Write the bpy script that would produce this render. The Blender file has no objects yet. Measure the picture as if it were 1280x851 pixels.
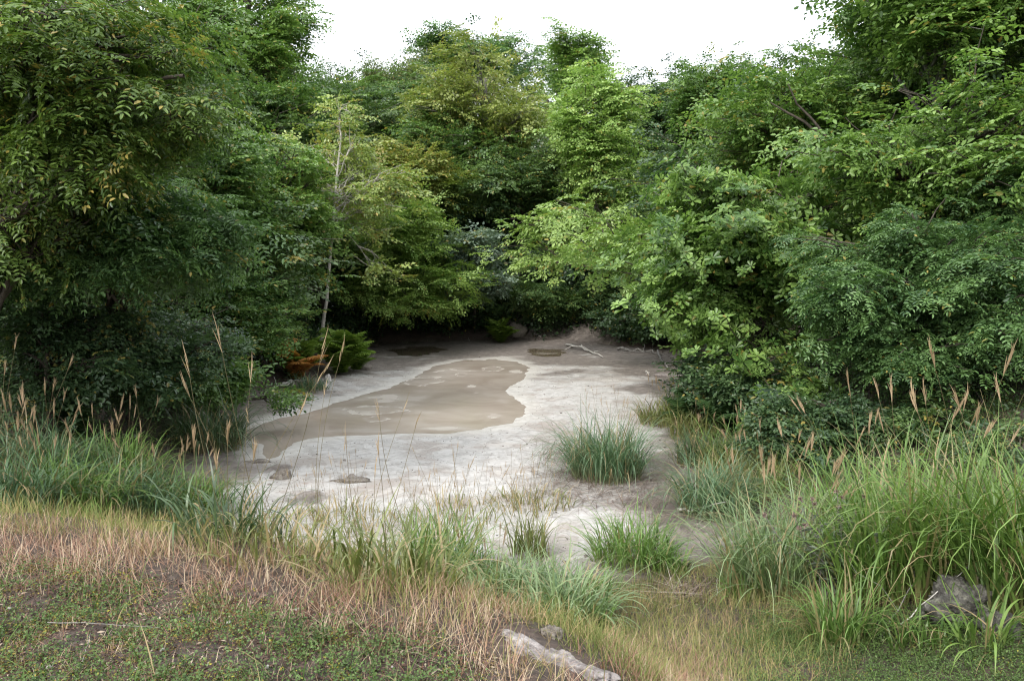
import bpy, math
import numpy as np
from mathutils import Vector
R = math.radians
rng = np.random.default_rng(11)
sc = bpy.context.scene
COL = sc.collection

# ------------------------------------------------------------------ camera model
F = 995.0; CX, CY = 640.0, 425.5; CAMZ = 3.2; PITCH = math.atan2(95.5, F)
cp, sp = math.cos(PITCH), math.sin(PITCH)

def ray(px, py):
    u = (px-CX)/F; v = (CY-py)/F
    return np.array([u, cp+v*sp, -sp+v*cp])
def at(px, py, Y):                       # the point seen at a pixel, Y metres ahead
    d = ray(px, py); t = Y/d[1]
    return np.array([d[0]*t, Y, CAMZ+d[2]*t])
def flat(px, py, z=0.0):                 # the point seen at a pixel, on the level z
    d = ray(px, py); t = (z-CAMZ)/d[2]
    return np.array([d[0]*t, d[1]*t, z])
def project(P):
    x, y, z = P[:, 0], P[:, 1], P[:, 2]-CAMZ
    f = np.maximum(y*cp - z*sp, 0.05); v = y*sp + z*cp
    return CX+F*x/f, CY-F*v/f

# ------------------------------------------------------------------ noise
_T = np.random.default_rng(5).random((256, 256))
def vnoise(x, y):
    xi = np.floor(x).astype(int); yi = np.floor(y).astype(int)
    fx = x-xi; fy = y-yi
    fx = fx*fx*(3-2*fx); fy = fy*fy*(3-2*fy)
    a = _T[xi % 256, yi % 256]; b = _T[(xi+1) % 256, yi % 256]
    c = _T[xi % 256, (yi+1) % 256]; d = _T[(xi+1) % 256, (yi+1) % 256]
    return (a*(1-fx)+b*fx)*(1-fy)+(c*(1-fx)+d*fx)*fy
def fbm(x, y, o=4):
    s = np.zeros(np.shape(x)); a = 0.5
    for i in range(o):
        s = s+a*(vnoise(x*2**i+17.3*i, y*2**i+9.1*i)-.5)*2; a *= .5
    return s
def sstep(a, b, x):
    t = np.clip((x-a)/(b-a), 0, 1); return t*t*(3-2*t)

# ------------------------------------------------------------------ terrain
def sdist(poly, x, y):                   # signed distance, negative inside
    x = np.asarray(x, float); y = np.asarray(y, float)
    d = np.full(x.shape, 1e18); inside = np.zeros(x.shape, bool)
    n = len(poly)
    for i in range(n):
        ax, ay = poly[i]; bx, by = poly[(i+1) % n]
        ex, ey = bx-ax, by-ay
        t = np.clip(((x-ax)*ex+(y-ay)*ey)/(ex*ex+ey*ey), 0, 1)
        d = np.minimum(d, (x-ax-t*ex)**2+(y-ay-t*ey)**2)
        c = ((ay > y) != (by > y)) & (x < (bx-ax)*(y-ay)/((by-ay) if by != ay else 1e-9)+ax)
        inside ^= c
    d = np.sqrt(d)
    return np.where(inside, -d, d)

BASIN = [(-1.5, 7.4), (-3.0, 8.0), (-4.4, 10.4), (-5.3, 13.6), (-6.2, 18.3), (-5.5, 20.8), (-5.0, 24.4), (-5.3, 27.5), (-4.9, 31.2), (-2.3, 32.2), (2.0, 32.0),
         (5.6, 28.5), (5.4, 24), (4.6, 20.5), (3.6, 16.8), (3.15, 13), (2.9, 10.5), (2.5, 8.5), (1.0, 7.7)]
WPX = [(284, 547), (306, 536), (345, 523), (395, 512), (430, 500), (480, 486), (518, 471), (540, 458), (575, 451), (620, 448.5), (650, 452),
       (663, 461), (655, 474), (638, 484), (634, 491), (650, 500), (660, 509), (656, 520), (640, 529), (600, 538), (560, 543), (500, 543),
       (450, 545), (400, 547), (377, 551), (360, 560), (350, 571), (331, 576), (323, 566), (329, 557), (308, 553)]
WATER = [tuple(flat(a, b)[:2]) for a, b in WPX]
PUD = [[tuple(flat(a, b)[:2]) for a, b in q] for q in (
    [(655, 439), (668, 436.5), (690, 435.5), (708, 437), (712, 441), (700, 445), (680, 446), (664, 443)],
    [(488, 438), (510, 433), (540, 433), (556, 437), (545, 443), (515, 446), (492, 444)])]
RINGSOIL = [(*flat(385, 628)[:2], .5), (*flat(440, 601)[:2], .3), (*flat(350, 588)[:2], .35), (*flat(868, 672)[:2], .42), (*flat(800, 640)[:2], .3)]
CRX = [-40, -8, -5, -3.1, -1.5, -.6, 0, .3, .8, 1.6, 2.4, 3.2, 8]
CRY = [9, 6.6, 5.6, 4.9, 4.5, 4.0, 3.5, 3.05, 2.0, 0, -2, -4, -14]
def crest_d(x, y):
    c = np.interp(x, CRX, CRY); s = (np.interp(x+.15, CRX, CRY)-np.interp(x-.15, CRX, CRY))/.3
    return (y-c)/np.sqrt(1+s*s)
MOUND = [(*flat(690, 421)[:2], 2.0, 1.2), (*flat(650, 424)[:2], .7, .55), (*flat(745, 428)[:2], 1.3, .45), (*flat(715, 420)[:2], 1.2, .6)]
def terrain(x, y):
    x = np.asarray(x, float); y = np.asarray(y, float)
    sd = sdist(BASIN, x, y)
    wob = fbm(x*.9, y*.9)*.35
    so = np.maximum(sd+wob*.6, 0)
    k_side = 0.30
    back = sstep(28, 36, y)
    front = sstep(9.5, 7, y)*sstep(-5, -2, x)
    k = k_side*(1-back)+.27*back
    k = k*(1-front)+.185*front
    z = k*so+.16*np.minimum(so, .8)*(1-front)
    z = np.where(z > 9, 9+(z-9)*.55, z); z = np.where(z > 17, 17+(z-17)*.15, z)
    z = z+front*np.maximum(x-2.5, 0)*.22
    cd = crest_d(x, y)+.18*fbm(x*1.5+4, y*1.5)
    w = 1-sstep(-.15, 1.25, cd)
    z = z*(1-w)+np.maximum(1.6, z*.6)*w if np.ndim(x) else z*(1-w)+max(1.6, z*.6)*w
    z = z+(.03+.05*sstep(.3, 2, so))*fbm(x*1.7, y*1.7)+.25*sstep(4, 12, so)*fbm(x*.35+3, y*.35)
    z = z+.012*fbm(x*6, y*6)*sstep(-.2, .5, sd)
    # the mud flat, with water lying in its hollows
    wd = sdist(WATER, x, y)
    for q in PUD: wd = np.minimum(wd, sdist(q, x, y))
    wn = wd+.11*fbm(x*2.2, y*2.2)+.45*fbm(x*1.3+8, y*1.3)*sstep(24, 28, y)+.035*fbm(x*7, y*7, 2)
    mud = .012+.05*np.clip(wn, 0, 2.5)/2.5+.035*sstep(-1.6, 0, sd)
    mud = mud+(.012*fbm(x*1.1, y*1.1)+.012*np.abs(fbm(x*3.3, y*3.3)))*sstep(0, .8, wn)
    mud = np.where(wn < 0, np.maximum(.012+wn*.22, -.14), mud)
    for rx_, ry_, rr_ in RINGSOIL:
        q = np.sqrt((x-rx_)**2+((y-ry_)*.8)**2)+.12*fbm(x*4, y*4); mud = mud+.05*np.cos(q*2*np.pi/.17)*np.exp(-(q/rr_)**2*2)*(q < rr_*1.6)
    z = np.where(sd < 0, mud, mud*(1-sstep(0, .5, sd))+z*sstep(0, .5, sd)+.03*(sstep(0, .5, sd)))
    for mx, my, r, h in MOUND:
        q = ((x-mx)**2+((y-my)*1.0)**2)/r**2
        z = z+h*np.exp(-q*1.6)*(1+.35*fbm(x*2.5, y*2.5))
    return z
def ground(x, y): return float(terrain(np.array([x]), np.array([y]))[0])

# ------------------------------------------------------------------ mesh building
def build(name, V, Q, mat, parent=None, attrs=None, smooth=False, loc=None):
    me = bpy.data.meshes.new(name)
    V = np.ascontiguousarray(V, np.float32); Q = np.ascontiguousarray(Q, np.int32)
    n = Q.shape[1]
    me.vertices.add(len(V)); me.vertices.foreach_set('co', V.ravel())
    me.loops.add(Q.size); me.loops.foreach_set('vertex_index', Q.ravel())
    me.polygons.add(len(Q)); me.polygons.foreach_set('loop_start', np.arange(0, Q.size, n, dtype=np.int32))
    if smooth: me.polygons.foreach_set('use_smooth', np.ones(len(Q), bool))
    for k, a in (attrs or {}).items():
        at_ = me.attributes.new(k, 'FLOAT', 'POINT'); at_.data.foreach_set('value', np.ascontiguousarray(a, np.float32))
    me.update(calc_edges=True)
    if mat: me.materials.append(mat)
    o = bpy.data.objects.new(name, me); COL.objects.link(o)
    if parent: o.parent = parent
    if loc is not None: o.location = loc
    return o
def tag(o, label=None, cat=None, group=None, kind=None):
    if label: o['label'] = label
    if cat: o['category'] = cat
    if group: o['group'] = group
    if kind: o['kind'] = kind
    return o
def thing(name, label, cat, loc, group=None, rz=0):
    o = bpy.data.objects.new(name, None); COL.objects.link(o)
    o.location = loc; o.rotation_euler = (0, 0, rz); o.empty_display_size = .2
    return tag(o, label, cat, group)

class MB:                                # collects quads into one mesh
    def __init__(s): s.V = []; s.Q = []; s.A = []; s.n = 0
    def add(s, V, Q, a=None):
        s.V.append(np.asarray(V, float)); s.Q.append(np.asarray(Q)+s.n); s.n += len(V)
        s.A.append(np.full(len(V), .5) if a is None else np.broadcast_to(a, (len(V),)))
    def tube(s, pts, rad, sides=6, a=None):
        pts = np.asarray(pts, float); rad = np.broadcast_to(np.asarray(rad, float), (len(pts),))
        T = np.gradient(pts, axis=0); T /= np.linalg.norm(T, axis=1)[:, None]+1e-9
        ref = np.array([.31, .95, .1]) if abs(T[0][2]) > .6 else np.array([0, 0, 1.])
        S = np.cross(T, ref); S /= np.linalg.norm(S, axis=1)[:, None]+1e-9
        U = np.cross(S, T)
        th = np.arange(sides)*2*np.pi/sides
        V = pts[:, None]+rad[:, None, None]*(np.cos(th)[None, :, None]*S[:, None]+np.sin(th)[None, :, None]*U[:, None])
        n = len(pts); i = np.arange(n-1)[:, None]*sides; j = np.arange(sides)[None]; j2 = (j+1) % sides
        Q = np.stack([i+j, i+j2, i+sides+j2, i+sides+j], -1).reshape(-1, 4)
        s.add(V.reshape(-1, 3), Q, a)
    def build(s, name, mat, parent=None, smooth=True, loc=None, origin=None):
        V = np.concatenate(s.V)
        if origin is not None: V = V-np.asarray(origin)
        return build(name, V, np.concatenate(s.Q), mat, parent, {'tone': np.concatenate(s.A)}, smooth, loc)

def curve(a, b, bend=0., n=6, jit=.0, r=rng):   # a polyline from a to b, lifted in the middle, with wobble
    a = np.asarray(a, float); b = np.asarray(b, float); t = np.linspace(0, 1, n)[:, None]
    p = a+(b-a)*t; L = np.linalg.norm(b-a)
    p[:, 2] += bend*L*(4*t*(1-t))[:, 0]
    if jit: p[1:-1] += r.normal(0, jit*L, (n-2, 3))
    return p

# ------------------------------------------------------------------ materials
def newmat(name):
    m = bpy.data.materials.new(name); m.use_nodes = True
    nt = m.node_tree; nt.nodes.clear()
    return m, nt, lambda t, **k: _nd(nt, t, **k)
def _nd(nt, t, **k):
    n = nt.nodes.new(t)
    for a, v in k.items():
        if a.startswith('i_'):
            key = a[2:]; key = int(key) if key.isdigit() else key.replace('_', ' ')
            n.inputs[key].default_value = v
        else: setattr(n, a, v)
    return n
def ramp(nt, stops):
    n = nt.nodes.new('ShaderNodeValToRGB'); e = n.color_ramp.elements
    while len(e) < len(stops): e.new(.5)
    for el, (p, c) in zip(e, stops): el.position = p; el.color = (*c, 1)
    return n
def mixc(nt, fac, a, b, blend='MIX'):
    n = nt.nodes.new('ShaderNodeMix'); n.data_type = 'RGBA'; n.blend_type = blend
    for sck, v in ((n.inputs[0], fac), (n.inputs[6], a), (n.inputs[7], b)):
        if hasattr(v, 'is_output'): nt.links.new(v, sck)
        elif isinstance(v, (int, float)): sck.default_value = v
        else: sck.default_value = (*v, 1)
    return n.outputs[2]
_leaf = {}
def leafmat(c0, c1, dry=(.40, .31, .08), rough=.4, trans=.33, spec=.6, name='leaves'):
    key = (c0, c1, dry, rough, trans)
    if key in _leaf: return _leaf[key]
    m, nt, N = newmat(name); L = nt.links.new
    a = N('ShaderNodeAttribute', attribute_name='tone'); d = N('ShaderNodeAttribute', attribute_name='dry')
    rp = ramp(nt, [(0, c0), (1, c1)]); L(a.outputs['Fac'], rp.inputs[0])
    c = mixc(nt, d.outputs['Fac'], rp.outputs[0], dry)
    p = N('ShaderNodeBsdfPrincipled', i_Roughness=rough); p.inputs['Specular IOR Level'].default_value = spec
    L(c, p.inputs['Base Color'])
    t = N('ShaderNodeBsdfTranslucent'); ct = mixc(nt, 1.0, c, (1.0, 1.1, .62), 'MULTIPLY'); L(ct, t.inputs[0])
    mx = N('ShaderNodeMixShader', i_0=trans); L(p.outputs[0], mx.inputs[1]); L(t.outputs[0], mx.inputs[2])
    o = N('ShaderNodeOutputMaterial'); L(mx.outputs[0], o.inputs[0])
    _leaf[key] = m; return m
def barkmat(name, c0, c1, scale=14, bump=.5):
    m, nt, N = newmat(name); L = nt.links.new
    tc = N('ShaderNodeTexCoord'); mp = N('ShaderNodeMapping'); mp.inputs['Scale'].default_value = (1, 1, .3); L(tc.outputs['Object'], mp.inputs[0])
    n = N('ShaderNodeTexNoise', i_Scale=scale, i_Detail=6.0, i_Roughness=.65); L(mp.outputs[0], n.inputs['Vector'])
    rp = ramp(nt, [(.32, c0), (.68, c1)]); L(n.outputs['Fac'], rp.inputs[0])
    b = N('ShaderNodeBump', i_Strength=bump, i_Distance=.02); L(n.outputs['Fac'], b.inputs['Height'])
    p = N('ShaderNodeBsdfPrincipled', i_Roughness=.9); L(rp.outputs[0], p.inputs['Base Color']); L(b.outputs[0], p.inputs['Normal'])
    o = N('ShaderNodeOutputMaterial'); L(p.outputs[0], o.inputs[0]); return m
BARK = barkmat('dark_bark', (.035, .028, .022), (.11, .09, .07))
BARKG = barkmat('grey_bark', (.10, .095, .085), (.26, .245, .22))
BIRCH = barkmat('pale_bark', (.18, .165, .14), (.46, .43, .38), 9)
DEADW = barkmat('bleached_wood', (.35, .33, .3), (.62, .6, .56), 20, .3)
DEADG = barkmat('grey_dead_wood', (.16, .15, .14), (.34, .32, .3), 20, .3)

# ------------------------------------------------------------------ leaves and sprays
LEAF6 = dict(  # points along (length, half width, lift)
    oval=np.array([(0, 0, 0), (.28, .46, .10), (.7, .40, .07), (1, 0, -.10), (.7, -.40, .07), (.28, -.46, .10)]),
    obov=np.array([(0, 0, 0), (.42, .34, .08), (.80, .52, .06), (1, 0, -.08), (.80, -.52, .06), (.42, -.34, .08)]),
    lance=np.array([(0, 0, 0), (.25, .5, .08), (.6, .36, .05), (1, 0, -.16), (.6, -.36, .05), (.25, -.5, .08)]))
Q6 = np.array([(0, 1, 2, 3), (0, 3, 4, 5)])
LEAF4 = np.array([(0, 0, 0), (.45, .5, .12), (1, 0, -.08), (.45, -.5, .12)]); Q4 = np.array([(0, 1, 2, 3)])
def nrm(a): return a/(np.linalg.norm(a, axis=-1, keepdims=True)+1e-9)
def leaves(base, d, n, L, shape, wr):    # many leaves -> verts, quads
    s4 = shape == 'kite'; P = LEAF4 if s4 else LEAF6[shape]; q = Q4 if s4 else Q6
    d = nrm(d); n = nrm(n-(n*d).sum(1, keepdims=True)*d); s = np.cross(n, d)
    V = base[:, None]+L[:, None, None]*(P[None, :, 0, None]*d[:, None]+wr*P[None, :, 1, None]*s[:, None]+P[None, :, 2, None]*n[:, None]*.8)
    Qa = q[None]+(np.arange(len(base))*len(P))[:, None, None]
    return V.reshape(-1, 3), Qa.reshape(-1, 4), len(P)
def T_fan(r, shape, leaf, size=.55, nside=4, per=5, wr=.5, jit=.35):   # a flat twig with side twigs and leaves in one layer
    B = []; D = []
    tw = [(np.zeros(3), np.array([1., 0, 0]), size, per+2)]
    for i in range(nside):
        x = size*(.15+.6*i/nside); sgn = 1 if i % 2 else -1; an = R(r.uniform(38, 62))*sgn
        tw.append((np.array([x, 0, -.06*x]), np.array([math.cos(an), math.sin(an), r.uniform(-.15, .1)]), size*r.uniform(.4, .65), per))
    for b, d, ln, n in tw:
        for j in range(n):
            t = (j+.6)/n; sgn = 1 if j % 2 else -1; an = math.atan2(d[1], d[0])+sgn*R(r.uniform(30, 70))*(1 if j < n-1 else .15)
            B.append(b+d*ln*t+np.array([0, 0, -.12*ln*t*t])); D.append((math.cos(an), math.sin(an), r.uniform(-.45, .12)))
    B = np.array(B); D = np.array(D); N = np.array([0, 0, 1.])+r.normal(0, jit, (len(B), 3))
    return (*leaves(B, D, N, leaf*r.uniform(.65, 1.15, len(B)), shape, wr),)
def T_pinnate(r, leaf, size=.34, nl=5, pairs=6, wr=.42, shape='oval', jit=.28, droop=.5):   # compound leaves round a twig end
    B = []; D = []; N = []
    for i in range(nl):
        an = R(-75+150*(i+.5)/nl+r.uniform(-14, 14)); ln = size*r.uniform(.8, 1.2); st = np.array([r.uniform(0, .15), 0, 0]); up = r.uniform(-.05, .35)
        dr = r.uniform(.5, 1.3)*droop
        for k in range(pairs):
            t = .25+.7*k/(pairs-1)
            for sgn in (1, -1):
                c = st+ln*np.array([math.cos(an)*t, math.sin(an)*t, up*t-dr*t*t]); a2 = an+sgn*R(r.uniform(55, 80))
                B.append(c); D.append((math.cos(a2), math.sin(a2), up*.5-dr*t*.6+r.uniform(-.3, .05)))
        B.append(st+ln*np.array([math.cos(an)*.97, math.sin(an)*.97, up-dr])); D.append((math.cos(an), math.sin(an), up-dr*1.5))
    B = np.array(B); D = np.array(D); N = np.array([0, 0, 1.])+r.normal(0, jit, (len(B), 3))
    return (*leaves(B, D, N, leaf*r.uniform(.75, 1.1, len(B)), shape, wr),)
def T_whorl(r, leaf, size=.4, nw=4, per=7, wr=.42):       # rosettes of broad leaves at the twig ends
    B = []; D = []; N = []
    for i in range(nw):
        c = np.array([r.uniform(.2, 1)*size, r.uniform(-.6, .6)*size, r.uniform(-.15, .3)*size]); ax = nrm(np.array([.45+r.normal(0, .3), r.normal(0, .35), .85]))
        s = nrm(np.cross(ax, [0, 1, .2])); u = np.cross(ax, s); o = r.uniform(0, 6.28)
        for k in range(per):
            th = o+k*2*np.pi/per+r.uniform(-.2, .2); h = math.cos(th)*s+math.sin(th)*u
            B.append(c+.01*h); D.append(h+ax*r.uniform(-.15, .45)); N.append(ax+r.normal(0, .15, 3))
    B = np.array(B); return (*leaves(B, np.array(D), np.array(N), leaf*r.uniform(.7, 1.1, len(B)), 'obov', wr),)
def T_bunch(r, leaf, size=.3, n=22, shape='kite', wr=.5, up=.4):   # loose bunch
    B = r.normal(0, .45, (n, 3))*size*np.array([1, 1, .6]); D = nrm(r.normal(0, 1, (n, 3)))+np.array([.5, 0, -.15]); N = np.array([0, 0, 1.])+r.normal(0, up, (n, 3))
    return (*leaves(B, D, N, leaf*r.uniform(.6, 1.15, n), shape, wr),)
TEMPL = {}
def templates(kind, leaf):
    key = (kind, round(leaf, 3))
    if key not in TEMPL:
        r = np.random.default_rng(abs(hash(kind)) % 1000 if False else sum(map(ord, kind)))
        f = dict(pinnate=lambda: T_pinnate(r, leaf, leaf*4.9), pinnate_far=lambda: T_pinnate(r, leaf, leaf*3.6, nl=4, pairs=4, shape='kite', wr=.5),
                 fan=lambda: T_fan(r, 'oval', leaf, leaf*5), fan_far=lambda: T_fan(r, 'kite', leaf, leaf*4.6, wr=.6), layer=lambda: T_fan(r, 'kite', leaf, leaf*6, 6, 6, .55, .18),
                 whorl=lambda: T_whorl(r, leaf, leaf*2.6), bunch=lambda: T_bunch(r, leaf, leaf*3.2), willow=lambda: T_fan(r, 'lance', leaf, leaf*4, 4, 6, .26, .4))[kind]
        TEMPL[key] = [f() for _ in range(7)]
    return TEMPL[key]
def place_sprays(kind, leaf, pos, ax, nor, scale, r, dryp=.04, tone_s=.22):
    ax = nrm(ax); nor = nrm(nor-(nor*ax).sum(1, keepdims=True)*ax); sd = np.cross(nor, ax)
    M = np.stack([ax, sd, nor], 1)
    tm = templates(kind, leaf); pick = r.integers(0, len(tm), len(pos))
    Vs, Qs, To, Dr = [], [], [], []; off = 0
    st = np.clip(.5+r.normal(0, 1.2*tone_s, len(pos)), 0, 1); sdry = r.random(len(pos))
    for k, (V, Q, lv) in enumerate(tm):
        i = np.nonzero(pick == k)[0]
        if not len(i): continue
        W = pos[i][:, None]+scale[i][:, None, None]*np.einsum('nj,mjk->mnk', V, M[i])
        Vs.append(W.reshape(-1, 3)); nv = len(V)
        Qs.append((Q[None]+(np.arange(len(i))*nv)[:, None, None]+off).reshape(-1, 4)); off += nv*len(i)
        nl = nv//lv
        lt = np.clip(st[i][:, None]+r.normal(0, .16, (len(i), nl)), 0, 1)
        ld = ((r.random((len(i), nl)) < dryp) | (sdry[i][:, None] < dryp*.6) & (r.random((len(i), nl)) < .6))*r.uniform(.35, 1, (len(i), nl))
        To.append(np.repeat(lt.ravel(), lv)); Dr.append(np.repeat(ld.ravel(), lv))
    return np.concatenate(Vs), np.concatenate(Qs), np.concatenate(To), np.concatenate(Dr)

def lobes_in(C, rad, n, r, low=-.75, lobe=.42):
    out = []
    for i in range(n):
        for _ in range(30):
            d = nrm(r.normal(0, 1, 3))
            if d[2] > low: break
        q = r.uniform(.30, 1.0)**.6*.82
        c = C+d*rad*q
        s = lobe*r.uniform(.45, 1.35)*min(rad[0], rad[1], rad[2]*1.4)
        out.append((c, np.array([s*r.uniform(.9, 1.3), s*r.uniform(.9, 1.3), s*r.uniform(.5, .85)])))
    return out
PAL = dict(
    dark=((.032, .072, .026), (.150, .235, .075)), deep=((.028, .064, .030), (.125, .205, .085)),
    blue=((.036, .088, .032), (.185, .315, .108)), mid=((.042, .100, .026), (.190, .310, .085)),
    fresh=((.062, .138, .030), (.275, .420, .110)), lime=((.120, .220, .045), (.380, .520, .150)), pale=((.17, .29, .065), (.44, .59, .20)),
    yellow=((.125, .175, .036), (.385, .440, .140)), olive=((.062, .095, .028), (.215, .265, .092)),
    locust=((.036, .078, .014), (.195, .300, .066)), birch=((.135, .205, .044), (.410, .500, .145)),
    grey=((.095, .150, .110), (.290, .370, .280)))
def tree(name, label, cat, px, py, d, hw, hh, kind, leaf, pal, n_lobes, n_spr, seed, depth=None, base=None, trunk=None, bark=None, tr=.09, dry=.03,
         lobe=.42, low=-.75, droop=.15, group=None, extra=None, crown='crown', stem='trunk', lobes=None, shell=.34, tone_s=.22, twigs=5, jmin=1, limb=.30):
    r = np.random.default_rng(seed); C = at(px, py, d); m = d/F
    rad = np.array([hw*m, depth if depth else hw*m*.9, hh*m])
    bx, by = (C[0], C[1]) if base is None else (base[0], base[1])
    bz = ground(bx, by)-.05
    O = np.array([bx, by, bz]); root = thing(name, label, cat, O, group)
    L = lobes_in(C, rad, n_lobes, r, low, lobe)
    for q in (lobes or []):              # lobes given by pixel, half width and half height
        c = at(q[0], q[1], q[4] if len(q) > 4 else d); mm = c[1]/F
        L.append((c, np.array([q[2]*mm, q[2]*mm*.8, q[3]*mm])))
    gz = terrain(np.array([l[0][0] for l in L]), np.array([l[0][1] for l in L]))
    # trunk
    tb = MB()
    if trunk is None:
        top = C+np.array([r.normal(0, .1)*rad[0], 0, rad[2]*.55]); path = curve(O, top, 0, 8, .02, r)
        path[:, :2] += (np.linspace(0, 1, 8)**2)[:, None]*0
        paths = [(path, tr)]
    else: paths = [(np.array([O]+[at(a, b, dd) for a, b, dd in tk[1:]]) if tk[0] is None else np.array([at(a, b, dd) for a, b, dd in tk]), w) for tk, w in trunk]
    for p, w in paths:
        t = np.linspace(0, 1, 14); ti = np.linspace(0, 1, len(p)); pp = np.stack([np.interp(t, ti, p[:, k]) for k in range(3)], 1)
        pp[1:-1] += r.normal(0, w*.25, (12, 3))
        tb.tube(pp, w*(1-.75*t)+.008, 8)
    P0, w0 = paths[0]
    # limbs and twigs
    pos, ax, nor, scl = [], [], [], []
    wts = np.array([l[1][0]*l[1][1]+.6*l[1][0]*l[1][2] for l in L]); cnt = np.maximum(((1.6 if d > 24 else 1.12)*n_spr*wts/wts.sum()).astype(int), 6)
    for (c, q), n in zip(L, cnt):
        # fork from the nearest lower point of the trunk
        dd = np.linalg.norm(P0-c, axis=1)+2.0*np.maximum(P0[:, 2]-(c[2]-.35*abs(c[0]-P0[0][0])), 0); j = int(np.argmin(dd)); j = max(j, jmin)
        a = P0[j]*r.uniform(.5, 1)+P0[j-1]*0
        a = P0[j-1]+(P0[j]-P0[j-1])*r.uniform(.2, 1)
        pl = curve(a, c, .06, 6, .03, r); wl = w0*limb*np.linspace(1, .25, 6)+.009
        tb.tube(pl, wl, 5)
        dirs = nrm(r.normal(0, 1, (n, 3))+np.array([0, 0, .3]))
        k = np.where(r.random(n) < .10, r.uniform(1.05, 1.32, n), r.uniform(shell, 1.08, n))[:, None]
        bump = 1+.28*np.sin(dirs[:, :1]*5+c[0])+.26*np.sin(dirs[:, 1:2]*7+c[1]*3)+.16*np.sin(dirs[:, 2:]*11+dirs[:, :1]*9+c[2]*5)
        o = nrm(c-a); o = nrm(o*np.array([1, 1, .7])+r.normal(0, .15, 3)); al = (dirs*o).sum(1, keepdims=True)
        p = c+dirs*q*k*bump+o*al*k*(.75*q[0])
        hd = p-C; hd[:, 2] = 0
        out = nrm(dirs*np.array([1, 1, .35]))*.65+nrm(hd)*.4+o[None]*np.array([1, 1, .2])*.5+r.normal(0, .35, (n, 3)); out[:, 2] = r.normal(.05-droop, .22, n)+.25*np.maximum(dirs[:, 2], 0)
        up = np.array([0, 0, .8])+dirs*.7+r.normal(0, .3, (n, 3))
        pos.append(p); ax.append(out); nor.append(up); scl.append(r.uniform(.6, 1.4, n))
        far_ = np.argsort(-k[:, 0])
        for i in np.concatenate([far_[:twigs+(5 if d < 24 else 0)], np.arange(min(2, n))]): tb.tube(curve(pl[3+i % 3], p[i], .05, 4, .04, r), np.linspace(.013, .004, 4)*(1+d/40), 4)
    if extra: extra(tb, root, O)
    pos = np.concatenate(pos); ax = np.concatenate(ax); nor = np.concatenate(nor); scl = np.concatenate(scl)
    g = terrain(pos[:, 0], pos[:, 1]); keep = pos[:, 2] > g+.08
    pos, ax, nor, scl = pos[keep], ax[keep], nor[keep], scl[keep]
    V, Q, to, dr = place_sprays(kind, leaf, pos, ax, nor, scl, r, dry, tone_s)
    c0, c1 = PAL[pal]
    tb.build(stem, bark or BARK, root, origin=O)
    build(crown, V-O, Q, leafmat(c0, c1, name='leaves_'+pal), root, {'tone': to, 'dry': dr})
    return root
def hit(px, py):                         # where the view through a pixel meets the ground
    d = ray(px, py); t = np.concatenate([np.arange(2.2, 14, .02), np.arange(14, 90, .08)])/1.0
    P = np.array([0, 0, CAMZ])+d[None]*t[:, None]
    z = terrain(P[:, 0], P[:, 1]); k = np.nonzero(P[:, 2] <= z)[0]
    p = P[k[0]] if len(k) else P[-1]
    return np.array([p[0], p[1], ground(p[0], p[1])])

# ------------------------------------------------------------------ ground and water
def lines(parts): return np.unique(np.round(np.concatenate(parts), 4))
gx = lines([np.arange(-7, 7, .05), np.arange(7, 14, .2), np.arange(-14, -7, .2), 14+np.geomspace(.4, 190, 40), -14-np.geomspace(.4, 190, 40)])
gy = lines([np.arange(1.5, 10, .045), np.arange(10, 34, .075), np.arange(34, 60, .4), 60+np.geomspace(.6, 190, 40), 1.5-np.geomspace(.1, 60, 40)])
GX, GY = np.meshgrid(gx, gy); GZ = terrain(GX.ravel(), GY.ravel())
nx, ny = len(gx), len(gy)
ii = (np.arange(ny-1)[:, None]*nx+np.arange(nx-1)[None]); GQ = np.stack([ii, ii+1, ii+nx+1, ii+nx], -1).reshape(-1, 4)
fx, fy = GX.ravel(), GY.ravel()
sd = sdist(BASIN, fx, fy); wd = sdist(WATER, fx, fy)
for q in PUD: wd = np.minimum(wd, sdist(q, fx, fy))
n1 = fbm(fx*.7+2, fy*.7); n2 = fbm(fx*2.1, fy*2.1+5)
mudm = 1-sstep(-.1, .35, sd+.25*n2)
for mx_, my_, r_, h_ in MOUND: mudm = np.maximum(mudm, np.exp(-(((fx-mx_)**2+(fy-my_)**2)/(1.5*r_)**2)**2))
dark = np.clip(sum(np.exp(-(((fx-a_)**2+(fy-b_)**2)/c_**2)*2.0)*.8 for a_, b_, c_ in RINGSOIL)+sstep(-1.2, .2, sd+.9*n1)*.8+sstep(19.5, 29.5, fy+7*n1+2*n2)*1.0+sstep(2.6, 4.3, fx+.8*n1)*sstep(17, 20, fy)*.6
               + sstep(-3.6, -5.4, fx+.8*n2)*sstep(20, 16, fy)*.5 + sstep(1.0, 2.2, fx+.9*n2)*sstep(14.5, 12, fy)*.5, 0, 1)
wet = sstep(.55, .05, sdist(WATER, fx, fy)+.25*n2)
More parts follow.
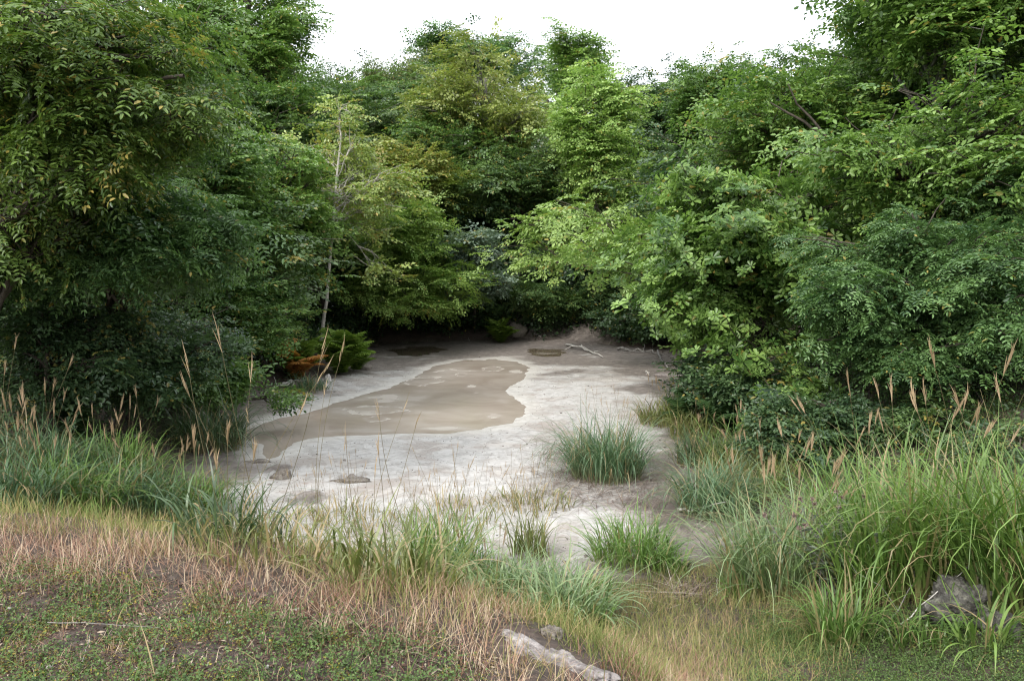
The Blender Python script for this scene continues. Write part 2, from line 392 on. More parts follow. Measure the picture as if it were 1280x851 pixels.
def groundmat():
    m, nt, N = newmat('ground'); L = nt.links.new
    A = {k: N('ShaderNodeAttribute', attribute_name=k).outputs['Fac'] for k in ('mudmask', 'dark', 'wet')}
    g = N('ShaderNodeNewGeometry')
    def noise(s, det=5., rough=.6, dist=0.):
        n = N('ShaderNodeTexNoise', i_Scale=s, i_Detail=det, i_Roughness=rough, i_Distortion=dist); L(g.outputs['Position'], n.inputs['Vector']); return n.outputs['Fac']
    def rmp(f, st): r_ = ramp(nt, st); L(f, r_.inputs[0]); return r_.outputs[0]
    a, b, c, e = noise(.9), noise(5, 8., .7), noise(26, 6., .7), noise(2.3, 7., .72, .6)
    pale = rmp(b, [(.3, (.38, .355, .33)), (.48, (.48, .46, .44)), (.72, (.57, .555, .535))])
    warm = rmp(e, [(.35, (.33, .285, .255)), (.62, (.48, .45, .42))])
    mud = mixc(nt, rmp(a, [(.50, (0, 0, 0)), (.58, (1, 1, 1))]), pale, warm)
    crack = rmp(e, [(.475, (1, 1, 1)), (.497, (.52, .5, .47)), (.505, (.52, .5, .47)), (.53, (1, 1, 1))])
    mud = mixc(nt, .28, mud, crack, 'MULTIPLY')
    speck = rmp(c, [(.30, (.35, .31, .28)), (.43, (1, 1, 1))]); mud = mixc(nt, .5, mud, speck, 'MULTIPLY')
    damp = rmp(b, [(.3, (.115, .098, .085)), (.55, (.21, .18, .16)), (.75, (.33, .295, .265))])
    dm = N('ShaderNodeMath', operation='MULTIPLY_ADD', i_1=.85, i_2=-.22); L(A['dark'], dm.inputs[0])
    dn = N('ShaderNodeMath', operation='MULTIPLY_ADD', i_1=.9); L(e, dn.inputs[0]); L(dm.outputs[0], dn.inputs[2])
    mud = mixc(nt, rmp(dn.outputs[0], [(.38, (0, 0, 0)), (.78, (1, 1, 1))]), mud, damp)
    wcol = rmp(b, [(.35, (.49, .455, .41)), (.6, (.59, .565, .525))])
    wf = N('ShaderNodeMath', operation='MULTIPLY', i_1=.75); L(A['wet'], wf.inputs[0])
    mud = mixc(nt, wf.outputs[0], mud, wcol)
    soil = rmp(c, [(.3, (.022, .016, .013)), (.5, (.060, .045, .036)), (.68, (.13, .10, .082)), (.8, (.26, .23, .2))])
    soil = mixc(nt, rmp(b, [(.45, (0, 0, 0)), (.65, (1, 1, 1))]), soil, (.095, .062, .048))
    col = mixc(nt, A['mudmask'], soil, mud)
    p = N('ShaderNodeBsdfPrincipled'); L(col, p.inputs['Base Color'])
    rg = N('ShaderNodeMath', operation='MULTIPLY_ADD', i_1=-.25, i_2=.85); L(A['wet'], rg.inputs[0]); L(rg.outputs[0], p.inputs['Roughness'])
    h1 = N('ShaderNodeMath', operation='MULTIPLY_ADD', i_1=.35); L(c, h1.inputs[0]); L(b, h1.inputs[2])
    h2 = N('ShaderNodeMath', operation='MULTIPLY_ADD', i_1=.6); L(crack, h2.inputs[0]); L(h1.outputs[0], h2.inputs[2])
    bp = N('ShaderNodeBump', i_Strength=.6, i_Distance=.03); L(h2.outputs[0], bp.inputs['Height']); L(bp.outputs[0], p.inputs['Normal'])
    o = N('ShaderNodeOutputMaterial'); L(p.outputs[0], o.inputs[0]); return m
gr = build('ground', np.stack([fx, fy, GZ], 1), GQ, groundmat(), None, {'mudmask': mudm, 'dark': dark, 'wet': wet}, True)
tag(gr, kind='structure')

def watermat(name, c0, c1):
    m, nt, N = newmat(name); L = nt.links.new
    f = N('ShaderNodeAttribute', attribute_name='foam'); g = N('ShaderNodeNewGeometry')
    n = N('ShaderNodeTexNoise', i_Scale=.8, i_Detail=5.0, i_Roughness=.6, i_Distortion=.8); L(g.outputs['Position'], n.inputs['Vector'])
    rp = ramp(nt, [(.35, c0), (.65, c1)]); L(n.outputs['Fac'], rp.inputs[0])
    c = mixc(nt, f.outputs['Fac'], rp.outputs[0], (.55, .51, .465))
    p = N('ShaderNodeBsdfPrincipled', i_IOR=1.33); p.inputs['Specular IOR Level'].default_value = .5; L(c, p.inputs['Base Color'])
    rr = N('ShaderNodeMath', operation='MULTIPLY_ADD', i_1=.4, i_2=.07); L(f.outputs['Fac'], rr.inputs[0]); L(rr.outputs[0], p.inputs['Roughness'])
    n2_ = N('ShaderNodeTexNoise', i_Scale=9.0, i_Detail=2.0); L(g.outputs['Position'], n2_.inputs['Vector'])
    b = N('ShaderNodeBump', i_Strength=.025, i_Distance=.02); L(n2_.outputs['Fac'], b.inputs['Height']); L(b.outputs[0], p.inputs['Normal'])
    o = N('ShaderNodeOutputMaterial'); L(p.outputs[0], o.inputs[0]); return m
def pool(name, poly, mat, z, step, rings):
    P = np.array(poly); x0, y0 = P.min(0)-.5; x1, y1 = P.max(0)+.5
    X, Y = np.meshgrid(np.arange(x0, x1, step), np.arange(y0, y1, step)); a, b = X.shape
    x, y = X.ravel(), Y.ravel(); q = (np.arange(a-1)[:, None]*b+np.arange(b-1)[None]); Q = np.stack([q, q+1, q+b+1, q+b], -1).reshape(-1, 4)
    s = sdist(poly, x, y); k = (s < .45)[Q].all(1); Q = Q[k]
    foam = np.zeros(len(x))
    for px, py, wpx, hpx, kind in rings:
        c = flat(px, py); rx = wpx/F*c[1]; ry = abs(flat(px, py-hpx)[1]-flat(px, py+hpx)[1])/2
        w = fbm(x*2.4, y*2.4)*.5+fbm(x*8, y*8, 2)*.2
        e = np.sqrt(((x-c[0])/rx)**2+((y-c[1])/ry)**2)+w
        f = sstep(1.1, .6, e)*.5 if kind == 0 else np.maximum(sstep(1.1, .95, e)*sstep(.72, .86, e)*.95, sstep(1, .8, e)*.38)
        if kind == 2: f = sstep(1.05, .8, e)*.95
        foam = np.maximum(foam, f)
    foam = np.clip(foam*.66*(.85+.8*fbm(x*3, y*3))+.30*sstep(.05, .45, fbm(x*.9+3, y*1.3))*sstep(-.1, -.5, s), 0, 1)
    used = np.unique(Q); re = np.full(len(x), -1); re[used] = np.arange(len(used))
    o = build(name, np.stack([x, y, np.full(len(x), z)], 1)[used], re[Q], mat, None, {'foam': foam[used]}, True)
    return tag(o, kind='structure')
RINGS = [(470, 513, 40, 6, 1), (505, 506, 28, 4, 0), (430, 513, 26, 5, 0), (470, 523, 18, 4, 1), (530, 476, 24, 5, 1), (565, 463, 30, 4, 0), (617, 461, 16, 3, 1), (577, 468, 8, 2.5, 1),
         (618, 520, 11, 3, 2), (590, 483, 7, 2, 2), (645, 464, 9, 2.5, 2), (545, 470, 40, 5, 0), (490, 498, 60, 6, 0), (320, 540, 22, 4, 0), (370, 520, 25, 3.5, 0), (595, 491, 4, 1.2, 2), (520, 515, 30, 4, 0), (450, 538, 45, 3, 0), (560, 536, 40, 3, 0)]
pool('pond_water', WATER, watermat('muddy_water', (.355, .295, .24), (.455, .395, .335)), .002, .06, RINGS)
for q in PUD: pool('puddle_water', q, watermat('dark_water', (.13, .10, .065), (.19, .155, .105)), .002, .08, [])

# ------------------------------------------------------------------ grass
def blades(base, L, W, az, phi0, phi1, seg=5, pw=1.5, tw=None):
    n = len(base); V = np.zeros((n, seg+1, 2, 3)); h = np.stack([np.cos(az), np.sin(az), np.zeros(n)], 1); up = np.array([0, 0, 1.])
    sdv = np.stack([-np.sin(az), np.cos(az), np.zeros(n)], 1)
    if tw is not None: sdv = np.cos(tw)[:, None]*sdv+np.sin(tw)[:, None]*h
    p = base.copy()
    for k in range(seg+1):
        s = k/seg; w = W*max(1-s**2.2, .12)*(.7+.3*min(1, s*4))
        V[:, k, 0] = p-sdv*w[:, None]*.5; V[:, k, 1] = p+sdv*w[:, None]*.5
        ph = phi0+phi1*((k+.5)/seg)**pw
        p = p+(np.sin(ph)[:, None]*h+np.cos(ph)[:, None]*up)*(L/seg)[:, None]
    i = np.arange(seg)*2; q = np.stack([i, i+1, i+3, i+2], -1)
    Q = q[None]+(np.arange(n)*(seg+1)*2)[:, None, None]
    s = np.repeat(np.linspace(0, 1, seg+1), 2)
    return V.reshape(-1, 3), Q.reshape(-1, 4), np.tile(s, n), (seg+1)*2
GPAL = dict(green=((.060, .125, .026), (.210, .340, .090)), blue=((.045, .100, .045), (.190, .300, .165)), pale=((.085, .150, .060), (.330, .430, .220)),
            bright=((.055, .120, .022), (.225, .345, .085)), olive=((.080, .110, .028), (.250, .275, .095)), dark=((.032, .065, .028), (.125, .190, .090)))
DRYC = (.40, .30, .17)
HH = [.45, .62, .8, .95, 1.1, 1.3, 1.5, 1.75]
def head_mesh(k, thin=False):
    r = np.random.default_rng(900+k); H = HH[k//2]; b = MB(); lean = r.uniform(.03, .2)*H; a = r.uniform(0, 6.28)
    t = np.linspace(0, 1, 9); pts = np.stack([math.cos(a)*lean*t**2.2, math.sin(a)*lean*t**2.2, t*H], 1)
    b.tube(pts, np.linspace(.0026, .0013, 9)*(.8 if thin else 1), 3, .5)
    nst = len(b.V[0]); top = pts[-1]; m = 4 if thin else 17; pl = (.12 if thin else .17)*r.uniform(.75, 1.15)*min(1, .6+.4*H)
    base = top[None]-(pts[-1]-pts[-2])[None]*np.linspace(0, .55, m)[:, None]
    V, Q, s, _ = blades(base, pl*r.uniform(.55, 1., m), np.full(m, .0048 if thin else .0068), a+r.normal(0, .7, m), r.uniform(.02, .16, m), r.uniform(.05, .45, m), 3, tw=r.uniform(0, 3, m))
    b.add(V, Q, .5)
    return np.concatenate(b.V), np.concatenate(b.Q), np.concatenate([np.full(nst, .35), np.full(len(V), 1.)])
HM = leafmat((.06, .08, .03), (.12, .12, .05), (.43, .32, .21), .8, .25, .1, 'seed_heads')
HEADS = []
for k in range(32):
    V, Q, d = head_mesh(k % 16, k > 15); o = build('seed_head', V, Q, HM, None, {'tone': np.full(len(V), .5), 'dry': d}); HEADS.append(o.data); bpy.data.objects.remove(o)
def heads(root, n, rad, h, r, spread=.3, back=0., thin=False):
    for i in range(n):
        hh = r.uniform(*h); k = int(np.argmin(np.abs(np.array(HH)-hh)))
        o = bpy.data.objects.new('seed_head', HEADS[16*thin+2*k+r.integers(0, 2)]); COL.objects.link(o); o.parent = root
        a = r.uniform(0, 6.28); q = rad*math.sqrt(r.random()); s = hh/HH[k]
        o.location = (q*math.cos(a), q*math.sin(a)+back, 0); o.rotation_euler = (r.normal(0, spread*.6), r.normal(.06, spread*.6), r.uniform(0, 6.28)); o.scale = (s, s, s)
def clump(label, px, py, h, rad, n, pal, seed, w=.009, nh=0, hh=(1, 1.3), lean=.55, bend=1.5, deadp=.13, name='grass_clump', pos=None, cat='grass clump', spread=.3, group=None, brown=.5, thin=False):
    r = np.random.default_rng(seed); O = hit(px, py) if pos is None else np.array([*pos, ground(*pos)])
    root = thing(name, label, cat, O, group)
    n = int(n*.62); a = r.uniform(0, 6.28, n); q = rad*r.random(n)**.6; b = np.stack([O[0]+q*np.cos(a), O[1]+q*np.sin(a)], 1)
    z = terrain(b[:, 0], b[:, 1])-.02; base = np.stack([b[:, 0], b[:, 1], z], 1)-O
    az = a+r.normal(0, 1.3, n); L = h*r.uniform(.45, 1.45, n)
    V, Q, s, nv = blades(base, L, 1.6*w*r.uniform(.5, 1.35, n), az, np.abs(r.normal(0, lean*.5, n))+.12*q/rad, np.abs(r.normal(bend*1.08, .7, n))*np.clip(L/h, .5, 1.25), 8, 1.9, r.normal(0, .35, n))
    to = np.clip(np.repeat(np.clip(r.normal(.5, .3, n), 0, 1), nv)+.15*(s-.5), 0, 1)
    dead = r.random(n) < deadp
    dr = np.clip(np.maximum(np.repeat(dead*r.uniform(.6, 1, n), nv), brown*sstep(.28, 0, s)+.5*sstep(.88, 1, s)*np.repeat(r.random(n) < .3, nv)), 0, 1)
    g0, g1 = GPAL[pal]; build('blades', V, Q, leafmat(g0, g1, DRYC, .4, .3, .5, 'blades_'+pal), root, {'tone': to, 'dry': dr})
    if nh: heads(root, nh, rad*.8, hh, r, spread, 0, thin)
    return root

clump('dense blue-green grass clump alone on the pale mud flat', 757, 596, .95, .52, 1700, 'blue', 1, nh=26, hh=(.9, 1.35), thin=True, lean=.7, bend=1.6)
clump('blue-green grass clump right of the bare reed-strewn strip, by the pale gully', 893, 640, .78, .42, 1150, 'blue', 2, lean=.7, bend=1.7)
clump('grey-green grass clump on the bank edge behind the reed-strewn strip', 874, 580, .6, .38, 650, 'dark', 21, nh=4, hh=(.7, .9))
clump('loose grass clump on the slope under the right-hand shrubs', 925, 600, .6, .55, 700, 'olive', 22, nh=10, hh=(.8, 1.1))
clump('tall upright green grass clump at the near edge of the mud beside the dry bank', 548, 724, .62, .38, 900, 'green', 3, w=.010, nh=16, hh=(.7, 1.35), thin=True, lean=.45, bend=1.1)
clump('thin sparse grass clump where the dry bank meets the mud', 455, 702, .32, .35, 200, 'olive', 4, nh=14, hh=(.6, 1.15), thin=True, lean=.5, bend=1.2, deadp=.3)
clump('wispy grass tuft before the mud at the left end of the near edge', 350, 690, .32, .4, 170, 'olive', 41, nh=10, hh=(.7, 1.2), thin=True, deadp=.25)
clump('broad pale-bladed grass clump between the tall green clump and the rocky ledge', 615, 756, .54, .38, 900, 'pale', 5, w=.012, lean=.7, bend=1.5, nh=4, hh=(.6, .9))
clump('silvery green arching grass clump above the brown litter patch', 705, 776, .52, .36, 850, 'pale', 6, w=.011, lean=.7, bend=1.6)
clump('ragged green clump joining the tall upright clump to the pale-bladed one', 575, 740, .52, .32, 600, 'green', 51, w=.010, lean=.75, bend=1.3, deadp=.12)
clump('low ragged green clump at the left foot of the tall upright clump', 492, 728, .4, .3, 380, 'olive', 52, w=.009, lean=.8, bend=1.3, deadp=.15, nh=6, hh=(.6, .9), thin=True)
clump('ragged pale clump between the silvery clump and the small upright tuft', 668, 752, .5, .34, 560, 'pale', 53, w=.010, lean=.8, bend=1.4, deadp=.1)
clump('short ragged clump right of the silvery clump, touching the litter patch', 738, 748, .36, .24, 300, 'green', 54, w=.008, lean=.8, bend=1.4, deadp=.12)
clump('short green tuft on the olive turf in front of the silvery clump', 740, 785, .28, .16, 170, 'green', 7, lean=.6)
clump('small upright tuft on the near mud edge behind the pale clumps', 664, 695, .5, .22, 260, 'olive', 8, nh=12, hh=(.5, .9), thin=True, lean=.4, bend=1.)
clump('low dark green grass clump on the left of the pale gully mouth', 790, 700, .55, .42, 800, 'green', 9, lean=.7, bend=1.4, nh=6, hh=(.5, .8), thin=True)
clump('small dark tuft beside the pale gully, next to the brown litter patch', 838, 714, .3, .18, 280, 'green', 10, lean=.7)
clump('large grey-green feathery grass clump crowned with many tan plumes', 975, 738, .95, .46, 1300, 'pale', 12, w=.009, nh=22, hh=(1.0, 1.5), lean=.6, bend=1.3)
clump('compact fresh green tuft in front of the flowering thistle', 1050, 806, .5, .17, 420, 'green', 13, w=.009, lean=.65, bend=1.2)
clump('tall yellow-green pampas clump just left of the grey rock', 1120, 742, 1.0, .42, 1000, 'bright', 14, w=.013, nh=8, hh=(1.3, 1.75), lean=.5, bend=1.25, brown=.75)
clump('tall yellow-green pampas clump rising behind the grey rock', 1205, 735, 1.08, .42, 950, 'bright', 15, w=.013, nh=8, hh=(1.4, 1.95), lean=.5, bend=1.25, brown=.75)
clump('tall yellow-green pampas clump at the right edge past the grey rock', 1290, 745, 1.08, .45, 1000, 'bright', 16, w=.013, nh=9, hh=(1.4, 2.05), lean=.55, bend=1.3, brown=.75)
clump('pampas clump set back against the dark layered shrub', 1080, 690, 1.05, .5, 800, 'green', 17, w=.011, nh=5, hh=(1.2, 1.7), lean=.5, bend=1.2)
clump('short thin tuft on the green creepers left of the grey rock', 1128, 803, .32, .14, 130, 'green', 18, lean=.7)
clump('little green tuft at the foot of the grey lichened rock', 1172, 806, .26, .12, 110, 'green', 182, lean=.8)
clump('thin arching tuft growing over the front of the grey rock', 1232, 806, .42, .14, 120, 'bright', 183, w=.011, lean=.9, bend=1.6)
clump('low tuft of fine grass on the right of the litter patch', 935, 745, .3, .2, 240, 'green', 181, lean=.8)
lm = [(20, 632, 'left edge clump of arching green grass behind the dry bank'), (95, 636, 'second clump from the left of arching green grass behind the dry bank'),
      (170, 638, 'arching green grass clump above the pink dry grass'), (238, 645, 'rightmost arching green grass clump behind the dry bank'),
      (60, 598, 'green grass clump on the left slope, half hidden by the front row'), (150, 600, 'plumed green grass clump on the left slope before the dark shade')]
for k, (a, b, lb) in enumerate(lm):
    clump(lb, a, b, .66 if k < 4 else .72, .42, 850, 'green' if k % 2 else 'blue', 30+k, w=.011, nh=9, hh=(.65, 1.15), lean=.7, bend=1.5)
clump('tall leaning seed stalks in the shade at the left edge', -5, 600, .6, .4, 260, 'dark', 38, nh=6, hh=(1.1, 1.7), spread=.6)
clump('thin dark tuft on the slope at the right end of the dry bank', 290, 668, .42, .3, 260, 'dark', 39, nh=4, hh=(.4, .7))
clump('greyish drooping grass tussock overhanging the left mud shore', 262, 560, 1.0, .55, 1000, 'dark', 42, w=.013, lean=.8, bend=1.7)
clump('greyish drooping grass tussock higher on the left shore in deep shade', 232, 505, 1.1, .6, 900, 'dark', 43, w=.013, lean=.8, bend=1.7, nh=8, hh=(1, 1.4))
clump('bluish fine grass tuft below the orange fern', 385, 487, .45, .5, 420, 'blue', 44, w=.014, lean=.9, bend=1.6)
clump('grassy tuft on the right mud edge below the leafy branches', 832, 530, .6, .5, 620, 'olive', 45, w=.012, lean=.6, bend=1.4, nh=10, hh=(.7, 1))
clump('olive grass clump on the right bank under the rosette-leaved branches, right of the mud tuft', 872, 548, .62, .5, 620, 'olive', 461, w=.012, lean=.7, bend=1.4, nh=6, hh=(.7, .95), thin=True)
clump('fresh green grass clump on the right bank below the dark ferns', 915, 572, .6, .5, 620, 'green', 462, w=.011, lean=.7, bend=1.4)
clump('straw-tinged grass clump on the right bank beside the plumed feathery clump', 948, 622, .6, .45, 560, 'olive', 463, w=.010, lean=.7, bend=1.3, nh=6, hh=(.7, 1.), deadp=.3)
clump('sparse stand of thin reddish seed stalks on the near mud behind the tall upright clump', 560, 652, .28, .8, 420, 'olive', 464, nh=46, hh=(.35, .7), thin=True, deadp=.5)
clump('sparse stand of thin seed stalks on the near mud left of the blue-green clump', 665, 632, .25, .55, 380, 'olive', 465, nh=34, hh=(.35, .7), thin=True, deadp=.5)
clump('sparse stand of thin seed stalks on the near mud around the ringed hollow', 425, 655, .28, .7, 400, 'olive', 466, nh=26, hh=(.4, .9), thin=True, deadp=.5)
clump('long grass tuft hugging the right shore beside the dark fern bush', 862, 512, .7, .5, 520, 'dark', 46, w=.012, lean=.6, bend=1.4)

# ground cover nobody could count
def scatter(n, x0, x1, y0, y1, r):
    return r.uniform(x0, x1, n), r.uniform(y0, y1, n)
def pts(n, x0, x1, y0, y1, dens, seed, maxn=None):
    r = np.random.default_rng(seed); x, y = scatter(n, x0, x1, y0, y1, r); z = terrain(x, y); P = np.stack([x, y, z], 1); u, v = project(P)
    s = sdist(BASIN, x, y)
    k = r.random(n) < dens(x, y, u, v, s, fbm(x*1.6+7, y*1.6), fbm(x*5, y*5))
    return P[k], r
def box(u, a, b, s=25): return sstep(a-s, a+s, u)*sstep(b+s, b-s, u)
def crest_v(u): return np.interp(u, [-200, 0, 150, 300, 480, 640, 760], [652, 652, 668, 692, 735, 785, 851])
def stuffgrass(name, P, r, L, W, c0, c1, dryc, dryp, lean=.6, bend=.9, seg=3, shorten=False):
    n = len(P); l = r.uniform(*L, n)
    if shorten: u, v = project(P); l *= 1-.6*sstep(60, 110, v-crest_v(u))*sstep(640, 600, u)
    l = l; az = r.uniform(0, 6.28, n)
    V, Q, s, nv = blades(P-np.array([0, 0, .012]), l, r.uniform(*W, n), az, np.abs(r.normal(0, lean, n)), np.abs(r.normal(bend, .5, n)), seg, 1.2, r.uniform(-.8, .8, n))
    pat = fbm(P[:, 0]*2.3+9, P[:, 1]*2.3)
    to = np.repeat(np.clip(r.normal(.5, .24, n)+.7*pat, 0, 1), nv); dr = np.repeat((r.random(n) < dryp+.5*fbm(P[:, 0]*3.1, P[:, 1]*3.1+4))*r.uniform(.4, 1, n), nv)
    o = build(name, V, Q, leafmat(c0, c1, dryc, .6, .2, .2, name), None, {'tone': to, 'dry': dr}); return tag(o, kind='stuff')
# pink dry grass on the bank and down the lower path
def d_dry(x, y, u, v, s, a, b):
    cv = crest_v(u); top = box(v-cv, 2+22*b, 70+45*a, 16)*sstep(560, 430, u)
    low = (sstep(20, 60, v-cv)*box(u, 430, 660, 40)*.65)*(.6+a)
    path = box(u, 690, 900, 40)*sstep(800+50*a, 850, v)*.7
    few = .72*(v > 690)*(u < 660)*(.6+.9*b)
    la, lb = hit(655, 806), hit(772, 872); tt = np.clip(((x-la[0])*(lb[0]-la[0])+(y-la[1])*(lb[1]-la[1]))/((lb[0]-la[0])**2+(lb[1]-la[1])**2), -.1, 1.1)
    ld = np.hypot(x-la[0]-tt*(lb[0]-la[0]), y-la[1]-tt*(lb[1]-la[1]))
    return sstep(.07, .13, ld)*np.clip(np.maximum.reduce([top*(.7+.7*a+.7*b), low*(1+b), path, few]), 0, 1)*(s > .3)
P, r = pts(480000, -6.5, 2.6, .8, 7.5, d_dry, 71)
stuffgrass('dry_grass', P, r, (.05, .18), (.0022, .0042), (.20, .095, .068), (.50, .325, .235), (.60, .50, .36), .3, 1.35, .5, 3, True)
def d_olive(x, y, u, v, s, a, b):
    p = box(u, 640, 1040, 60)*box(v, 700, 865+20*a, 22); q = box(v-crest_v(u), -45, 24+40*a, 14)*box(u, -400, 540, 40)*.6
    e = box(u, 540, 700, 40)*box(v, 735, 800, 20)*.5
    lit = 1-.85*np.exp(-(((u-862)/42)**2+((v-740)/16)**2))
    la, lb = hit(655, 806), hit(772, 872); tt = np.clip(((x-la[0])*(lb[0]-la[0])+(y-la[1])*(lb[1]-la[1]))/((lb[0]-la[0])**2+(lb[1]-la[1])**2), -.1, 1.1)
    ld = np.hypot(x-la[0]-tt*(lb[0]-la[0]), y-la[1]-tt*(lb[1]-la[1]))
    return sstep(.07, .13, ld)*np.clip(np.maximum.reduce([p*lit*(.9+.4*a), q*(1+.6*b), e]), 0, 1)*(s > .25)
P, r = pts(230000, -6, 4, 2, 9, d_olive, 72)
stuffgrass('fine_grass', P, r, (.06, .22), (.002, .0038), (.100, .130, .034), (.30, .325, .11), (.48, .33, .19), .28, .55, .7)
def d_green(x, y, u, v, s, a, b):
    f = np.clip(.55+1.3*a+.5*b, 0, 1)
    l = sstep(610, 560, u)*sstep(40, 95, v-crest_v(u))*.30*f; rr = sstep(900, 1000, u)*sstep(735, 775, v)*.5*f; bk = sstep(1000, 1080, u)*sstep(640, 700, v)*.3
    sl = ((((v < 680)*(x > 1.5))|(x > 3.2))*(s > .15)*.9+(v < 690)*(s > .25)*(x < -2)*.45*(y > 4.8))
    return np.clip(np.maximum.reduce([l, rr, bk, sl*f]), 0, 1)*(s > .1)
P, r = pts(330000, -11, 13, -2, 15, d_green, 73)
stuffgrass('green_grass', P, r, (.06, .26), (.003, .007), (.045, .085, .018), (.15, .23, .055), (.35, .27, .15), .12, .5, .8)
# small leafy weeds
def weeds(name, P, r, c0, c1, dryp, sz, per=9, hgt=.05):
    n = len(P); b = np.repeat(P, per, 0); m = len(b)
    off = r.normal(0, .016, (m, 3)); off[:, 2] = np.abs(r.normal(hgt*.5, hgt*.5, m)); d = r.normal(0, 1, (m, 3)); d[:, 2] = np.abs(d[:, 2])*.6
    V, Q, lv = leaves(b+off, d, np.array([0, 0, 1.])+r.normal(0, .5, (m, 3)), sz*r.uniform(.6, 1.3, m), 'kite', .6)
    tp = np.clip(r.normal(.5, .2, n), 0, 1); to = np.repeat(np.clip(np.repeat(tp, per)+r.normal(0, .15, m), 0, 1), lv)
    dr = np.repeat(np.repeat(r.random(n) < dryp, per)*r.uniform(.3, 1, m), lv)
    o = build(name, V, Q, leafmat(c0, c1, (.40, .34, .05), .5, .2, .3, name), None, {'tone': to, 'dry': dr}); return tag(o, kind='stuff')
def d_weed(x, y, u, v, s, a, b):
    l = sstep(640, 560, u)*sstep(35, 85, v-crest_v(u))*np.clip(.52+.9*a+1.1*b, .08, 1)
    rr = sstep(880, 990, u)*sstep(752, 790, v+25*b)*np.clip(.7+a, 0, 1)
    return np.maximum(l*.75, rr)
P, r = pts(150000, -5, 4.5, 1, 6.5, d_weed, 74)
weeds('weeds', P, r, (.036, .072, .020), (.160, .245, .075), .03, .013)
def d_moss(x, y, u, v, s, a, b): return sstep(640, 560, u)*sstep(25, 75, v-crest_v(u))*np.clip(.18+1.4*b-.5*a, 0, 1)*.6
P, r = pts(110000, -5, 1, 1, 5.5, d_moss, 75)
weeds('ground_cover', P, r, (.075, .055, .025), (.30, .24, .065), .22, .010, 8, .015)
def d_litter(x, y, u, v, s, a, b): return sstep(660, 600, u)*sstep(20, 70, v-crest_v(u))*.5+np.exp(-(((u-862)/45)**2+((v-740)/18)**2))
P, r = pts(300000, -5, 3.5, 1, 8, d_litter, 76)
n = len(P); d = r.normal(0, 1, (n, 3)); d[:, 2] *= .25
V, Q, lv = leaves(P+np.array([0, 0, .008]), d, np.array([0, 0, 1.])+r.normal(0, .4, (n, 3)), r.uniform(.008, .035, n), 'kite', .3)
o = build('leaf_litter', V, Q, leafmat((.035, .022, .018), (.22, .14, .11), (.45, .37, .28), .8, .05, .1, 'leaf_litter'), None, {'tone': np.repeat(r.random(n), lv), 'dry': np.repeat((r.random(n) < .12)*.9, lv)}); tag(o, kind='stuff')
# dead reed stalks lying round the clumps, twigs on the left and far shores
def d_reed(x, y, u, v, s, a, b):
    q = lambda c, e, w, h: np.exp(-(((u-c)/w)**2+((v-e)/h)**2))
    return np.clip(q(720, 600, 40, 26)*.9+q(830, 610, 30, 28)+q(790, 625, 60, 14)*.7+q(700, 560, 25, 25)*.5+q(840, 650, 40, 8)*.5+q(862, 741, 36, 11)*.8, 0, 1)
P, r = pts(26000, -.5, 3.6, 6, 16, d_reed, 77)
n = len(P)
V, Q, s, nv = blades(P+np.array([0, 0, .012]), r.uniform(.12, .6, n), r.uniform(.004, .009, n), r.uniform(0, 6.28, n), np.full(n, 1.45)+r.normal(0, .08, n), r.normal(.1, .08, n), 3)
o = build('dead_reeds', V, Q, leafmat((.085, .060, .050), (.30, .24, .205), (.48, .42, .36), .8, .05, .1, 'dead_reeds'), None, {'tone': np.repeat(r.random(n), nv), 'dry': np.repeat((r.random(n) < .1)*1., nv)}); tag(o, kind='stuff')
def d_twig(x, y, u, v, s, a, b):
    return np.clip(sstep(-1.3, .3, s)*sstep(1.5, .2, s)*((x < -2.5)*.5+(y > 25)*.7+(x > 3.6)*(y > 17)*.7), 0, 1)
P, r = pts(14000, -8, 7.5, 9, 34, d_twig, 78)
n = len(P)
V, Q, s, nv = blades(P+np.array([0, 0, .015]), r.uniform(.1, .9, n)**1.3, r.uniform(.008, .02, n), r.uniform(0, 6.28, n), np.full(n, 1.4)+r.normal(0, .12, n), r.normal(.05, .15, n), 3)
o = build('twig_litter', V, Q, leafmat((.06, .045, .035), (.30, .26, .23), (.55, .52, .47), .8, .0, .1, 'twig_litter'), None, {'tone': np.repeat(r.random(n), nv), 'dry': np.repeat((r.random(n) < .08)*1., nv)}); tag(o, kind='stuff')

# low leafy undergrowth under the trees
def d_under(x, y, u, v, s, a, b): return np.clip(sstep(.15, 1.2, s+.5*b)*(.75+.6*a), 0, 1)*((y > 9)|(np.abs(x) > 4.5))
P, r = pts(46000, -17, 17, -1, 46, d_under, 79)
n = len(P); dirs = r.normal(0, 1, (n, 3)); dirs[:, 2] = .2
far = np.clip(P[:, 1]/16, .7, 2.2)
V, Q, to, dr = place_sprays('bunch', .10, P+np.array([0, 0, 1.])*(r.uniform(.02, .34, n)*far)[:, None], dirs, np.array([0, 0, 1.])+r.normal(0, .35, (n, 3)), r.uniform(.5, 1, n)*far, r, .03)
o = build('undergrowth', V, Q, leafmat((.016, .040, .014), (.060, .115, .036), name='undergrowth'), None, {'tone': to, 'dry': dr}); tag(o, kind='stuff')

